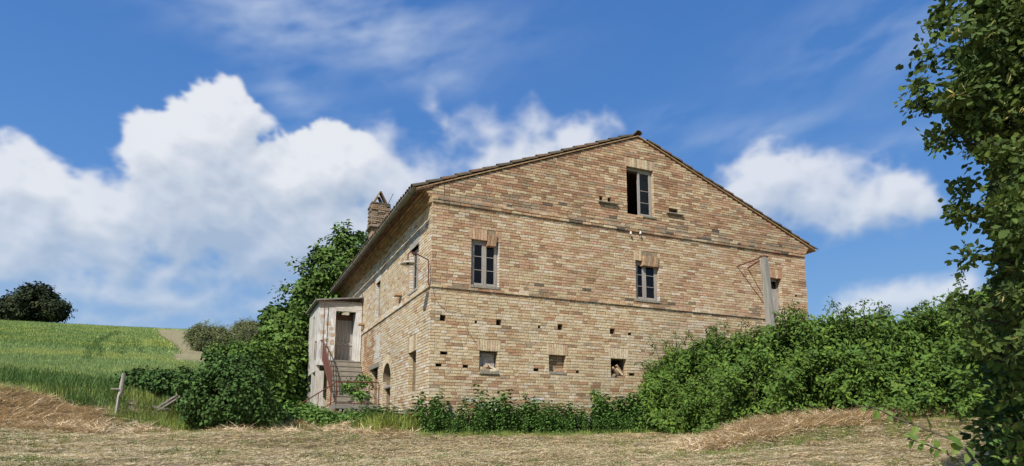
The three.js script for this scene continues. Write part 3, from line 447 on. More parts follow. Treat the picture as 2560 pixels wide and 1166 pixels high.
// ---------------------------------------------------------------- porch at the head of the outside stairs
{
  const p = thing('entrance_porch', 'small whitewashed porch at the head of the outside stairs', 'porch', [0, 0, 0]);
  const zf = -9.3, zb = -12.2, xl = -1.69, fl = 2.7;
  const wall = part('front_wall', [bx(xl, -1.04, fl - .2, 4.66, zf - .16, zf), bx(-.262, -.03, fl - .2, 4.66, zf - .16, zf)], M.white, p);
  part('beam', [bx(xl, -.03, 4.663, 4.99, zf - .16, zf - .002)], M.plaster, p);
  const r = rng(61); // clay blocks that show where the plaster fell
  for (const [x, y, w, h] of [[-1.62, 4.32, .16, .16], [-1.40, 4.05, .18, .17], [-1.60, 3.72, .2, .14], [-1.28, 3.88, .17, .12], [-1.22, 3.62, .2, .15], [-1.48, 3.42, .2, .12], [-1.24, 3.3, .17, .2], [-1.42, 3.12, .2, .14], [-1.3, 2.88, .22, .18], [-1.5, 2.82, .14, .16]]) { const q = new Batch(); q.brick({ o: V(x, y, zf), u: V(1, 0, 0), v: V(0, 1, 0), n: V(0, 0, 1) }, 0, w, 0, h, -.02, .004, .004, null, r); part('block', q.geo(), M.block, wall); }
  part('side_wall', [bx(xl, xl + .14, 2.28, 4.95, -10.55, zf - .162), bx(xl, xl + .14, 2.28, 4.95, zb, -10.95), bx(xl, xl + .14, 2.28, 2.95, -10.948, -10.552), bx(xl, xl + .14, 4.6, 4.95, -10.948, -10.552)], M.plaster, p);
  part('back_wall', [bx(xl + .142, -.03, .6, 5.0, zb, zb + .14)], M.plaster, p);
  part('pier', [bx(xl + .01, xl + .3, -.2, 2.278, -9.62, zf - .02)], M.plaster, p); part('pier', [bx(xl + .01, xl + .2, -.2, 2.278, -10.75, -10.45)], M.plaster, p); part('pier', [bx(xl + .01, xl + .3, -.2, 2.278, zb + .02, zb + .35)], M.plasterGrey, p);
  part('floor', [bx(xl + .142, -.03, 2.5, fl - .004, zb + .142, zf - .162)], M.concrete, p);
  const rs = new THREE.Shape([[-1.86, 4.98], [-.02, 5.22], [-.02, 5.27], [-1.86, 5.03]].map(([a, b]) => new THREE.Vector2(a, b))), rg = new THREE.ExtrudeGeometry(rs, { depth: 3.2, bevelEnabled: false }); rg.translate(0, 0, zb - .12); part('roof', rg, M.concrete, p);
  part('fascia', [bx(xl, -.03, 4.992, 5.06, zf - .15, zf - .01)], M.wood, p);
  const d = subgroup('door', p); for (let i = 0; i < 5; i++) part('plank', [bx(-1.03 + i * .153, -1.03 + (i + 1) * .153 - .006, fl + .01, 4.4, zf - .62, zf - .58)], M.woodPale, d); part('rail', [bx(-1.03, -.27, 3.38, 3.5, zf - .579, zf - .555)], M.wood, d); part('rail', [bx(-1.03, -.27, 4.402, 4.62, zf - .62, zf - .57)], M.woodBrown, d);
  part('jamb', [bx(-1.06, -1.035, fl, 4.66, zf - .66, zf - .162)], M.white, p); part('jamb', [bx(-.264, -.24, fl, 4.66, zf - .66, zf - .162)], M.white, p);
  part('threshold', [bx(-1.04, -.262, fl - .003, fl + .03, zf - .57, zf - .01)], M.concrete, p);
  const pipe = thing('drain_pipe', 'short pale plastic drain pipe hanging on the porch side', 'pipe'); part('pipe', tube([[-1.78, 2.42, -12.05], [-1.83, 2.36, -12.05], [-1.84, 1.6, -12.05]], .05, 10), M.pvc, pipe);
  const rod = thing('clothes_rod', 'thin rusty rod frame standing in front of the porch', 'rod'); part('upright', bar([-1.5, 3.4, -9.16], [-1.5, 5.05, -9.16], .016, 6), M.rust, rod); part('crossbar', bar([-1.5, 5.02, -9.16], [-.03, 5.2, -9.16], .016, 6), M.rust, rod); part('hook', bar([-.06, 5.1, -9.16], [-.06, 5.38, -9.16], .016, 6), M.iron, rod);
}
{
  const s = thing('outside_stairs', 'steep concrete steps climbing along the side wall to the porch', 'stairs');
  for (let i = 0; i < 9; i++) { const y = 2.7 - .208 * i, z1 = -9.3 + .25 * i; if (i) { part('step', [bx(-1.27, -.01, y - .205, y - .035, z1 - .27, z1 - .02), bx(-1.28, -.008, y - .033, y, z1 - .25, z1)], M.step, s); } else part('step', [bx(-1.27, -.01, y - .2, y - .036, z1 + .002, z1 + .003 + .03), bx(-1.28, -.008, y - .034, y, z1 + .002, z1 + .05)], M.step, s); }
  const sh = new THREE.Shape([[9.28, -.3], [5.75, -.3], [5.75, .62], [7.05, .62], [7.3, .83], [9.28, 2.47]].map(([a, b]) => new THREE.Vector2(a, b))), g = new THREE.ExtrudeGeometry(sh, { depth: 1.24, bevelEnabled: false }); g.applyMatrix4(new THREE.Matrix4().makeBasis(V(0, 0, -1), V(0, 1, 0), V(1, 0, 0))); g.translate(-1.26, 0, 0); part('core', g, M.mortar, s);
  part('landing', [bx(-1.5, -.02, .69, .83, -7.05, -5.68)], M.concrete, s); part('landing_fringe', Array.from({ length: 9 }, (_, i) => bx(-1.35 + i * .15, -1.27 + i * .15, .6, .688, -5.74, -5.7)), M.plasterGrey, s);
  const r = rng(44), q = new Batch(), fa = { o: V(-1.262, 0, 0), u: V(0, 0, -1), v: V(0, 1, 0), n: V(-1, 0, 0) }, fb = { o: V(-1.48, 0, -5.76), u: V(1, 0, 0), v: V(0, 1, 0), n: V(0, 0, 1) };
  const sw = subgroup('stair_wall', s);
  for (let y = -.25; y < 2.4; y += PR) { const u0 = y < .55 ? 5.78 : 7.15 + (y - .62) * 1.2; let u = u0; while (u < 9.24) { const l = Math.min(.16 + r() * .16, 9.26 - u); if (l > .04) { const b = new Batch(); b.brick(fa, u + .006, u + l - .006, y + .006, y + PR - .006, -.03, .012 + r() * .008, .006, null, r); part('brick', b.geo(), brickMats[[10, 0, 13, 5, 3][Math.floor(r() * 5)]], sw); } u += l; } }
  for (let y = -.3; y < .6; y += PR) { let u = 0; while (u < 1.44) { const l = Math.min(.18 + r() * .14, 1.46 - u); if (l > .04) { const b = new Batch(); b.brick(fb, u + .006, u + l - .006, y + .006, y + PR - .006, -.06, .01 + r() * .01, .008, null, r); part('brick', b.geo(), brickMats[[7, 13, 8, 2, 0][Math.floor(r() * 5)]], sw); } u += l; } }
  part('landing_core', [bx(-1.5, -1.262, -.3, .688, -7.05, -5.78)], M.mortar, s);
  for (let i = 0; i < 4; i++) part('lower_step', [bx(-1.5 - .3 * (i + 1), -1.5 - .3 * i - .003, -.4, .83 - .19 * (i + 1), -6.95, -5.75)], M.concrete, s);
  const rl = thing('stair_railing', 'red-brown iron railing down the open side of the stairs', 'railing');
  const A = [-1.5, 3.46, -9.18], B = [-1.38, 2.02, -7.42], dn = .72, at = (t, d) => [mix(A[0], B[0], t), mix(A[1], B[1], t) - d, mix(A[2], B[2], t)];
  part('handrail', bar(A, B, .024, 8), M.redRail, rl); part('lower_rail', bar(at(0, dn), at(1, dn), .018, 8), M.redRail, rl); for (let i = 0; i <= 24; i++) part('baluster', bar(at(i / 24, dn), at(i / 24, .0), .012, 6), M.redRail, rl);
  part('post', bar([B[0], .82, B[2]], [B[0], 2.06, B[2]], .024, 8), M.redRail, rl); part('handrail', bar(A, [-1.74, 3.42, -9.6], .022, 8), M.redRail, rl); for (let i = 1; i <= 6; i++) part('baluster', bar([mix(-1.5, -1.74, i / 6), 2.72, mix(-9.18, -9.6, i / 6)], [mix(-1.5, -1.74, i / 6), 3.43, mix(-9.18, -9.6, i / 6)], .012, 6), M.redRail, rl);
  const lr = thing('landing_railing', 'thin rusty pipe railing round the stair landing', 'railing'), z = -5.7;
  part('post', bar([-1.47, .3, z], [-1.47, 1.58, z], .022, 8), M.rust, lr); part('top_rail', tube([[-1.47, 1.57, z], [-.2, 1.6, z], [-.06, 1.6, z], [-.05, 1.52, z]], .02, 8), M.rust, lr); part('post', bar([-.05, .83, z], [-.05, 1.53, z], .016, 8), M.rust, lr); part('middle_rail', bar([-1.47, .86, z], [-.1, .88, z], .014, 6), M.rust, lr); part('middle_rail', bar([-.9, 1.36, z], [-.05, 1.38, z], .01, 6), M.rust, lr);
  part('sloping_rail', bar([-1.47, 1.57, z], [-3.1, .46, z], .02, 8), M.rust, lr); part('sloping_rail', bar([-1.47, .95, z], [-3.0, -.02, z], .014, 6), M.rust, lr); for (const t of [.35, .62, .9]) part('post', bar([mix(-1.47, -3.1, t), mix(1.57, .46, t) - 1, z], [mix(-1.47, -3.1, t), mix(1.57, .46, t), z], .014, 6), M.rust, lr);
}
// ---------------------------------------------------------------- lamp, post, wires, loose bricks
{
  const l = thing('wall_lamp', 'shallow enamel lamp on a bent iron arm at the house corner', 'lamp', [0, 0, 0]);
  part('arm', tube([[-.07, 3.78, .05], [-.075, 4.1, .05], [-.09, 4.46, .06], [-.16, 4.5, .07], [-.5, 4.6, .15], [-.63, 4.6, .18], [-.69, 4.52, .2], [-.69, 4.33, .2]], .017, 8, 60), M.rust, l);
  const sh = new THREE.LatheGeometry([[.03, .09], [.05, .07], [.09, .06], [.2, 0], [.205, -.01], [.195, -.008], [.08, .045], [.03, .05]].map(([a, b]) => new THREE.Vector2(a, b)), 28); sh.rotateZ(.06); sh.translate(-.69, 4.27, .2); part('shade', sh, M.enamel, l);
  part('socket', bar([-.69, 4.22, .2], [-.69, 4.34, .2], .035, 10), M.iron, l); const bl = new THREE.SphereGeometry(.04, 12, 8); bl.translate(-.69, 4.21, .2); part('bulb', bl, M.ceramic, l); part('stay', bar([-.07, 4.0, .05], [-.62, 4.28, .19], .005, 5), M.iron, l);
}
{
  const p = thing('concrete_post', 'leaning pale concrete utility post with rusty brackets to the wall', 'post');
  const g = new THREE.CylinderGeometry(.13, .155, 6.0, 4, 6); g.rotateY(Math.PI / 4 + .12); g.translate(0, -3.0, 0); g.rotateZ(.055); g.translate(10.87, 5.55, 1.05); part('shaft', g.toNonIndexed(), M.plasterGrey.clone(), p); p.children[0].geometry.computeVertexNormals(); p.children[0].material.color.set('#a09d92');
  const collar = new THREE.CylinderGeometry(.14, .14, .05, 4); collar.rotateY(Math.PI / 4 + .12); collar.translate(10.87, 5.57, 1.05); part('collar', collar, M.rust, p);
  part('bracket', bar([10.7, 5.48, -.05], [10.8, 5.55, 1.0], .022, 6), M.rust, p); part('bracket', bar([11.18, 5.47, -.05], [10.92, 5.55, 1.0], .022, 6), M.rust, p);
}
for (const [x, y, w] of [[6.42, 6.02, 'stained white ceramic insulator beside the top corner of the middle window'], [6.78, 6.07, 'white ceramic insulator straight above the middle window lintel']]) { const i = thing('insulator', w, 'insulator', [0, 0, 0], 0, 'insulators under the upper course'); part('hook', tube([[x, y - .03, -.02], [x, y - .03, .06], [x, y + .02, .09]], .008, 6), M.iron, i); const s = new THREE.LatheGeometry([[0, .09], [.02, .088], [.03, .06], [.024, .045], [.036, .02], [.03, 0], [0, 0]].map(([a, b]) => new THREE.Vector2(a, b)), 14); s.translate(x, y + .01, .09); part('bell', s, M.ceramic, i); }
{ const c = new THREE.Mesh(tube([[.05, 3.76, .06], [.1, 3.55, .02], [.22, 3.32, .02], [.36, 3.2, .02], [.49, 3.1, .02], [.66, 3.12, .02], [.83, 3.2, .03], [.9, 3.05, .02], [.97, 2.86, .02], [1.15, 2.52, .02], [1.39, 2.21, .02]], .0045, 5, 60), M.iron); c.castShadow = true; tag(add(c, 'wall_cable'), 'thin dark cable sagging across the brick wall near the corner', 'cable'); }
{
  const r = rng(90), loose = (x, y, z, rot, tone, label) => { const q = new Batch(); q.brick({ o: V(0, 0, 0), u: V(1, 0, 0), v: V(0, 1, 0), n: V(0, 0, 1) }, -.14, .14, -.032, .032, -.06, .06, .008, null, r); q.brick({ o: V(0, 0, 0), u: V(-1, 0, 0), v: V(0, 1, 0), n: V(0, 0, -1) }, -.14, .14, -.032, .032, .02, .06, .008, null, r); const m = new THREE.Mesh(q.geo(), brickMats[tone]); m.position.set(x, y, z); m.rotation.set(...rot); m.castShadow = m.receiveShadow = true; tag(add(m, 'loose_brick'), label, 'brick', 'loose bricks lying in the cellar windows'); };
  const s1 = FW.cell1[2], s2 = FW.cell2[2], s3 = FW.cell3[2];
  const A1 = 'the sill of the panelled cellar window', A3 = 'the open dark cellar window';
  for (const [x, y, z, rot, t, l] of [[1.6, s1 + .05, -.05, [0, .1, 0], 8, 'grey loose brick lying flat on ' + A1], [1.86, s1 + .05, -.06, [0, -.3, 0], 1, 'pale loose brick lying flat on ' + A1], [1.62, s1 + .115, -.08, [0, .3, .06], 0, 'cream loose brick laid over the grey one on ' + A1], [1.84, s1 + .135, -.06, [.1, -.4, -.5], 1, 'pale loose brick tilted on ' + A1], [1.72, s1 + .175, -.1, [0, .8, .1], 3, 'pinkish loose brick topping the heap on ' + A1]]) loose(x, y, z, rot, t, l);
  loose(3.93, s2 + .05, -.08, [0, .05, 0], 4, 'pinkish loose brick on the sill of the bricked-up cellar window');
  for (const [x, y, z, rot, t, l] of [[5.82, s3 + .04, -.12, [0, .2, 0], 8, 'grey loose brick lying flat in ' + A3], [6.05, s3 + .04, -.14, [0, -.2, 0], 7, 'brown loose brick lying flat in ' + A3], [5.9, s3 + .11, -.13, [0, .5, .1], 9, 'dark grey loose brick in the heap in ' + A3], [6.02, s3 + .2, -.12, [.1, -.3, -.75], 0, 'cream loose brick leaning steeply in ' + A3], [5.86, s3 + .24, -.15, [0, .3, -.6], 3, 'pinkish loose brick slanting in ' + A3], [6.0, s3 + .3, -.16, [0, .2, -.8], 2, 'tan loose brick leaning on top of the heap in ' + A3]]) loose(x, y, z, rot, t, l);
}
{ // wooden remains by the hedge
  const hp = hitGround(292, 1046), x = hp.x, z = hp.z, gy = hp.y, p = thing('fence_post', 'split weathered wooden fence post standing beside the field', 'post');
  const g = new THREE.CylinderGeometry(.034, .044, 1.2, 9, 12), a = g.attributes.position; for (let i = 0; i < a.count; i++) { const y = a.getY(i), n = noise3(a.getX(i) * 14, y * 5, a.getZ(i) * 14) * .045; a.setXYZ(i, a.getX(i) * (1 + n * 6 + (y > .1 ? .35 : 0)) + (y + .62) * .05 + (y > .1 ? .03 : 0), y + n * (y > .7 ? 4 : 0), a.getZ(i) * (1 + n * 6)); } g.computeVertexNormals(); g.translate(x - .04, gy + .56, z); part('stake', g, M.woodPale, p); part('nail_board', [bx(x - .2, x - .02, gy + .73, gy + .76, z + .04, z + .07)], M.wood, p);
  const hb = hitGround(424, 1042), bx0 = hb.x, bz0 = hb.z, by = hb.y, k = thing('plank_heap', 'old boards and a rusty sheet propped against the ivy', 'boards', [bx0, by + .12, bz0], -yaw);
  const plank = (l, w, t, x, y, zz, rz, ry, m, nm) => { const q = new THREE.BoxGeometry(l, t, w); q.rotateX(.25); q.rotateZ(rz); q.rotateY(ry); q.translate(x, y, zz); part(nm, q, m, k); };
  plank(.95, .05, .05, 0, .34, .1, .62, .1, M.woodPale, 'board'); plank(.8, .06, .04, .08, .26, .18, .6, .05, M.wood, 'board'); plank(.6, .24, .015, .06, .42, -.06, .85, -.1, M.rust, 'rusty_sheet'); plank(.28, .2, .02, -.26, .2, 0, .5, .2, M.pvc, 'sheet_scrap'); plank(.5, .05, .05, -.2, .1, .1, -.2, .3, M.wood, 'board');
  const h2 = hitGround(545, 1066), sx = h2.x, sz = h2.z, sy = h2.y, s = new THREE.Mesh(bar([sx, sy - .1, sz], [sx - .05, sy + .62, sz], .022, 7), M.white); s.castShadow = true; tag(add(s, 'stake'), 'thin whitish stake in the dark ivy', 'stake'); const h3 = hitGround(521, 1078), tx = h3.x, tz = h3.z, ty = h3.y, st = new THREE.Mesh(bar([tx, ty - .1, tz], [tx + .02, ty + .28, tz], .045, 9, .035), M.board); st.castShadow = true; tag(add(st, 'stump'), 'short broken wooden stump at the foot of the ivy', 'stump');
}

// ---------------------------------------------------------------- plants
class Leaves { // collects folded leaves and blades into one geometry
  constructor() { this.p = []; this.n = []; this.c = []; }
  tri(a, b, c, k) { const n = b.clone().sub(a).cross(c.clone().sub(a)).normalize(); for (const v of [a, b, c]) { this.p.push(v.x, v.y, v.z); this.n.push(n.x, n.y, n.z); this.c.push(k, k, k); } }
  leaf(base, dir, nor, L, W, bend = .15, k = 1) { const d = dir.clone().normalize(), s = d.clone().cross(nor).normalize(), n = s.clone().cross(d).normalize(); const P = (a, b, c) => base.clone().addScaledVector(d, a * L).addScaledVector(s, b * W).addScaledVector(n, c * L); const b0 = P(0, 0, 0), m = P(.45, 0, -bend * .3), t = P(1, 0, -bend), l = P(.38, -.5, bend * .25), r = P(.38, .5, bend * .25), l2 = P(.75, -.34, -bend * .3), r2 = P(.75, .34, -bend * .3); this.tri(b0, m, l, k); this.tri(l, m, l2, k); this.tri(l2, m, t, k); this.tri(b0, r, m, k); this.tri(r, r2, m, k); this.tri(r2, t, m, k); }
  blade(base, dir, side, L, W, droop, k = 1) { const P = (t, w) => base.clone().addScaledVector(dir, t * L).addScaledVector(side, w * W).add(V(0, -droop * t * t * L, 0)); const a = P(0, -.5), b = P(0, .5), c = P(.55, -.4), d = P(.55, .4), e = P(1, 0); this.tri(a, b, d, k); this.tri(a, d, c, k); this.tri(c, d, e, k); }
  geo() { const g = new THREE.BufferGeometry(); g.setAttribute('position', new THREE.Float32BufferAttribute(this.p, 3)); g.setAttribute('normal', new THREE.Float32BufferAttribute(this.n, 3)); g.setAttribute('color', new THREE.Float32BufferAttribute(this.c, 3)); return g; }
}
const rv = (r) => V(r() - .5, r() - .5, r() - .5).normalize();
function sprig(seed, n, spread, L, W, flat = .55) { const r = rng(seed), q = new Leaves(); for (let i = 0; i < n; i++) { const a = r() * 6.283, rad = spread * Math.sqrt(r()), b = V(Math.cos(a) * rad, (r() - .5) * spread * .7, Math.sin(a) * rad), d = V(Math.cos(a) + (r() - .5), (r() - .6) * .9, Math.sin(a) + (r() - .5)), nr = V((r() - .5) * 2 * flat, 1, (r() - .5) * 2 * flat).normalize(); q.leaf(b, d, nr, L * (.7 + r() * .6), W * (.7 + r() * .6), .1 + r() * .2, .8 + r() * .4); } return q.geo(); }
const leafMat = (c, t = .3) => new THREE.MeshPhysicalMaterial({ color: new THREE.Color().setRGB(...c), roughness: .7, specularIntensity: .35, ...(t ? { transmission: t, thickness: 0 } : {}), side: THREE.DoubleSide, vertexColors: true });
const LM = { bramble: leafMat([.095, .175, .03], .2), linden: leafMat([.062, .102, .02], .25), oak: leafMat([.028, .04, .016], 0), ivy: leafMat([.05, .10, .024], 0), tree: leafMat([.082, .145, .028], 0), grey: leafMat([.19, .22, .11], 0), nettle: leafMat([.10, .19, .042], 0), hazel: leafMat([.14,.24,.045], .35), grass: leafMat([.17, .24, .065], 0), wheat: leafMat([.40, .45, .16], 0), straw: new THREE.MeshStandardMaterial({ color: new THREE.Color().setRGB(.68, .575, .38), roughness: .9, side: THREE.DoubleSide, vertexColors: true }), blossom: leafMat([.42, .42, .2], .3) };
const barkMat = mat('#5b4d3f', { map: woodMap, bumpMap: woodTex, bumpScale: .02 }), caneMat = mat('#4f4a36', { roughness: .8 });
const tmpM = new THREE.Matrix4(), tmpQ = new THREE.Quaternion();
function scatter(name, geo, material, list, parent) { // list of {p, s, q, c}
  const m = new THREE.InstancedMesh(geo, material, list.length), col = new THREE.Color(); list.forEach((o, i) => { tmpM.compose(o.p, o.q, o.s.isVector3 ? o.s : V(o.s, o.s, o.s)); m.setMatrixAt(i, tmpM); m.setColorAt(i, col.setRGB(...o.c)); });
  m.castShadow = m.receiveShadow = true; m.userData.kind = 'stuff'; if (parent) { m.name = name; parent.add(m); } else add(m, name); return m;
}
const facing = (n, r, wob = .7) => { const d = n.clone().addScaledVector(rv(r), wob).normalize(); return new THREE.Quaternion().setFromUnitVectors(V(0, 1, 0), d).multiply(tmpQ.clone().setFromAxisAngle(V(0, 1, 0), r() * 6.283)); };
const tint = (r, a = .25, y = .12) => { const k = 1 + (r() - .5) * 2 * a, w = r() < .12 ? y * 3 : r() * y; return [k * (1 + w), k * (1 + w * .6), k]; };
function ring(pts, radii, seg = 8) { const pos = [], idx = [], uv = []; for (let i = 0; i < pts.length; i++) { const t = (pts[Math.min(i + 1, pts.length - 1)].clone().sub(pts[Math.max(i - 1, 0)])).normalize(), a = V(t.y, t.z, t.x).cross(t).normalize(), b = t.clone().cross(a); for (let k = 0; k <= seg; k++) { const q = k / seg * 6.2832, w = radii[i] * (1 + .12 * Math.sin(q * 3 + i)); pos.push(pts[i].x + (a.x * Math.cos(q) + b.x * Math.sin(q)) * w, pts[i].y + (a.y * Math.cos(q) + b.y * Math.sin(q)) * w, pts[i].z + (a.z * Math.cos(q) + b.z * Math.sin(q)) * w); uv.push(k / seg, i * .4); } } for (let i = 0; i < pts.length - 1; i++) for (let k = 0; k < seg; k++) { const a = i * (seg + 1) + k; idx.push(a, a + 1, a + seg + 1, a + 1, a + seg + 2, a + seg + 1); } const g = new THREE.BufferGeometry(); g.setAttribute('position', new THREE.Float32BufferAttribute(pos, 3)); g.setAttribute('uv', new THREE.Float32BufferAttribute(uv, 2)); g.setIndex(idx); g.computeVertexNormals(); return g.toNonIndexed(); }
function limbs(base, top, r0, targets, r) { const out = [], mid = base.clone().lerp(top, .5).add(V((r() - .5) * .3, 0, (r() - .5) * .3)); out.push(ring([base, mid, top], [r0 * 1.25, r0, r0 * .6])); for (const t of targets) { const s = base.clone().lerp(top, .5 + r() * .5), m = s.clone().lerp(t, .5).add(V((r() - .5) * .4, .25, (r() - .5) * .4)); out.push(ring([s, m, t], [r0 * .45, r0 * .25, r0 * .06], 6)); } return mergeGeometries(out); }
// a crown: clumps of leaf sprays spread through a few ellipsoids, thicker towards the outside
function crownPoints(ells, nClump, per, clumpR, r, hole = .1) {
  const out = [], vol = ells.map((e) => e.r.x * e.r.y * e.r.z), tot = vol.reduce((a, b) => a + b);
  for (let i = 0; i < nClump; i++) { let t = r() * tot, k = 0; while (k < ells.length - 1 && t > vol[k]) t -= vol[k++]; const e = ells[k], d = rv(r), rad = .45 + .55 * Math.sqrt(r()), c = V(e.c.x + d.x * e.r.x * rad, e.c.y + d.y * e.r.y * rad, e.c.z + d.z * e.r.z * rad);
    if (noise3(c.x * 1.3, c.y * 1.3, c.z * 1.3) < -.5 + hole) continue;
    const cr = clumpR * (.6 + r() * .8); for (let j = 0; j < per; j++) { const o = rv(r).multiplyScalar(cr * Math.cbrt(r())); o.y *= .7; out.push({ p: c.clone().add(o), d: d.clone().multiplyScalar(.8).add(V(0, .7, 0)).addScaledVector(o, .6 / cr) }); } }
  return out;
}
const atPx = (px, py, D) => { const d = rayOf(px, py), k = D / (d.x * AH.x + d.z * AH.z); return V(EYE.x + d.x * k, EYE.y + d.y * k, EYE.z + d.z * k); };
const ell = (px, py, D, rx, ry, rz) => { const c = atPx(px, py, D), m = D / FPX; return { c, r: V(rx * m, ry * m, rz ?? rx * m * .9) }; };
function plant(name, label, cat, ells, o) {
  const r = rng(o.seed), g = thing(name, label, cat, [0, 0, 0], 0, o.group), pts = crownPoints(ells, o.clumps, o.per, o.clumpR, r, o.hole ?? .1), c = ells[0].c, gy = groundY(c.x, c.z), base = V(c.x + (o.dx ?? 0), gy - .1, c.z);
  part(o.shrub ? 'stem' : 'trunk', limbs(base, V(c.x, Math.max(gy + .3, c.y - ells[0].r.y * .1), c.z), o.trunk, pts.filter((_, i) => i % Math.ceil(pts.length / 14) === 0).map((q) => q.p), r), barkMat, g);
  scatter(o.shrub ? 'foliage' : 'crown', o.geo, o.mat, pts.filter((q) => q.p.y > groundY(q.p.x, q.p.z) - .05).map((q) => ({ p: q.p, q: facing(q.d, r, o.wob ?? .8), s: .75 + r() * .5, c: tint(r, o.var ?? .28, o.young ?? .12) })), g); return g;
}
const G = { small: sprig(1, 9, .16, .085, .06), mid: sprig(2, 9, .2, .11, .075), big: sprig(3, 10, .34, .2, .13), far: sprig(4, 14, .8, .42, .3), ivy: sprig(5, 9, .15, .075, .07, .9), linden: sprig(6, 9, .085, .046, .04, .7), thin: sprig(7, 14, .26, .16, .03, 1) };
// the oak alone on the crest, the trees behind the house, shrubs on the slope
{ const b = hitGround(80, 808) ?? atPx(80, 808, 112), Dk = toDR(b.x, b.z)[0] - 1; plant('oak_tree', 'dark round oak standing alone on the field crest', 'tree', [ell(45, 770, Dk, 40, 34), ell(90, 755, Dk, 52, 42), ell(130, 772, Dk, 34, 32), ell(25, 775, Dk, 26, 28)], { seed: 21, clumps: 170, per: 10, clumpR: .95, trunk: .42, geo: G.far, mat: LM.oak, hole: .3, var: .2 }); }
plant('walnut_tree', 'tall leafy tree rising behind the far end of the farmhouse', 'tree', [ell(860, 700, 33, 90, 100), ell(800, 775, 33, 80, 95), ell(880, 625, 33.5, 48, 55), ell(745, 800, 32.5, 40, 55), ell(775, 690, 33, 48, 40), ell(725, 740, 33, 26, 14), ell(815, 610, 33.2, 30, 18), ell(870, 575, 33.4, 22, 14)], { seed: 22, clumps: 330, per: 9, clumpR: .4, trunk: .17, geo: G.big, mat: LM.tree, hole: .45, var: .4 });
plant('elder_tree', 'dense green tree crowding the left side of the porch', 'tree', [ell(725, 890, 29, 62, 110), ell(690, 930, 28, 60, 100), ell(745, 960, 28.5, 34, 90), ell(700, 810, 30, 40, 40)], { seed: 23, clumps: 300, per: 11, clumpR: .36, trunk: .1, geo: G.big, mat: LM.tree, hole: .05, var: .35 });
plant('ivy_mound', 'dark ivy mound spilling to the edge of the mown grass', 'shrub', [ell(560, 990, 17.2, 105, 85), ell(625, 1005, 17.2, 62, 75), ell(500, 990, 17.4, 50, 70), ell(590, 935, 17.8, 60, 45), ell(525, 905, 17.6, 26, 22), ell(620, 890, 17.9, 22, 26), ell(670, 1040, 17.2, 26, 40), ell(470, 950, 17.6, 24, 20)], { seed: 24, shrub: true, clumps: 380, per: 10, clumpR: .2, trunk: .05, geo: G.ivy, mat: LM.ivy, hole: .12, var: .4 });
plant('hedge_bush', 'low clipped-looking green bush between the post and the ivy', 'shrub', [ell(370, 962, 19.4, 62, 38), ell(425, 968, 19.4, 52, 36)], { seed: 25, shrub: true, clumps: 200, per: 10, clumpR: .18, trunk: .03, geo: G.small, mat: LM.ivy, hole: -.1, var: .35 });
plant('leafy_sapling', 'light green leafy sapling above the ivy mound', 'shrub', [ell(590, 895, 22, 60, 34), ell(640, 905, 22.5, 55, 50)], { seed: 26, shrub: true, clumps: 130, per: 9, clumpR: .26, trunk: .03, geo: G.mid, mat: LM.bramble, hole: .2, var: .3 });
plant('slope_shrub', 'round grey-green shrub on the slope against the sky', 'shrub', [ell(525, 848, 46, 48, 38), ell(560, 858, 46, 26, 30)], { seed: 27, shrub: true, clumps: 200, per: 10, clumpR: .36, trunk: .05, geo: G.thin, mat: LM.grey, hole: .0 });
plant('olive_shrub', 'pale silvery shrub behind the leafy sapling', 'shrub', [ell(625, 838, 50, 40, 36), ell(655, 850, 50, 30, 34)], { seed: 28, shrub: true, clumps: 190, per: 10, clumpR: .4, trunk: .05, geo: G.thin, mat: LM.grey, hole: .08 });
plant('stair_weeds', 'bushy green weeds hiding the foot of the outside stairs', 'weeds', [ell(745, 1052, 20.2, 52, 38), ell(795, 1062, 20, 40, 28), ell(875, 1068, 20.4, 60, 24), ell(945, 1076, 20, 45, 18)], { seed: 29, shrub: true, clumps: 230, per: 10, clumpR: .18, trunk: .015, geo: G.mid, mat: LM.nettle, hole: -.05, var: .35 });
plant('step_weeds', 'green weeds growing out of the concrete steps', 'weeds', [ell(882, 966, 23.6, 34, 12), ell(908, 950, 24.2, 14, 14), ell(898, 990, 23.2, 14, 9)], { seed: 30, shrub: true, clumps: 13, per: 6, clumpR: .13, trunk: .008, geo: G.small, mat: LM.nettle, hole: -.1 });

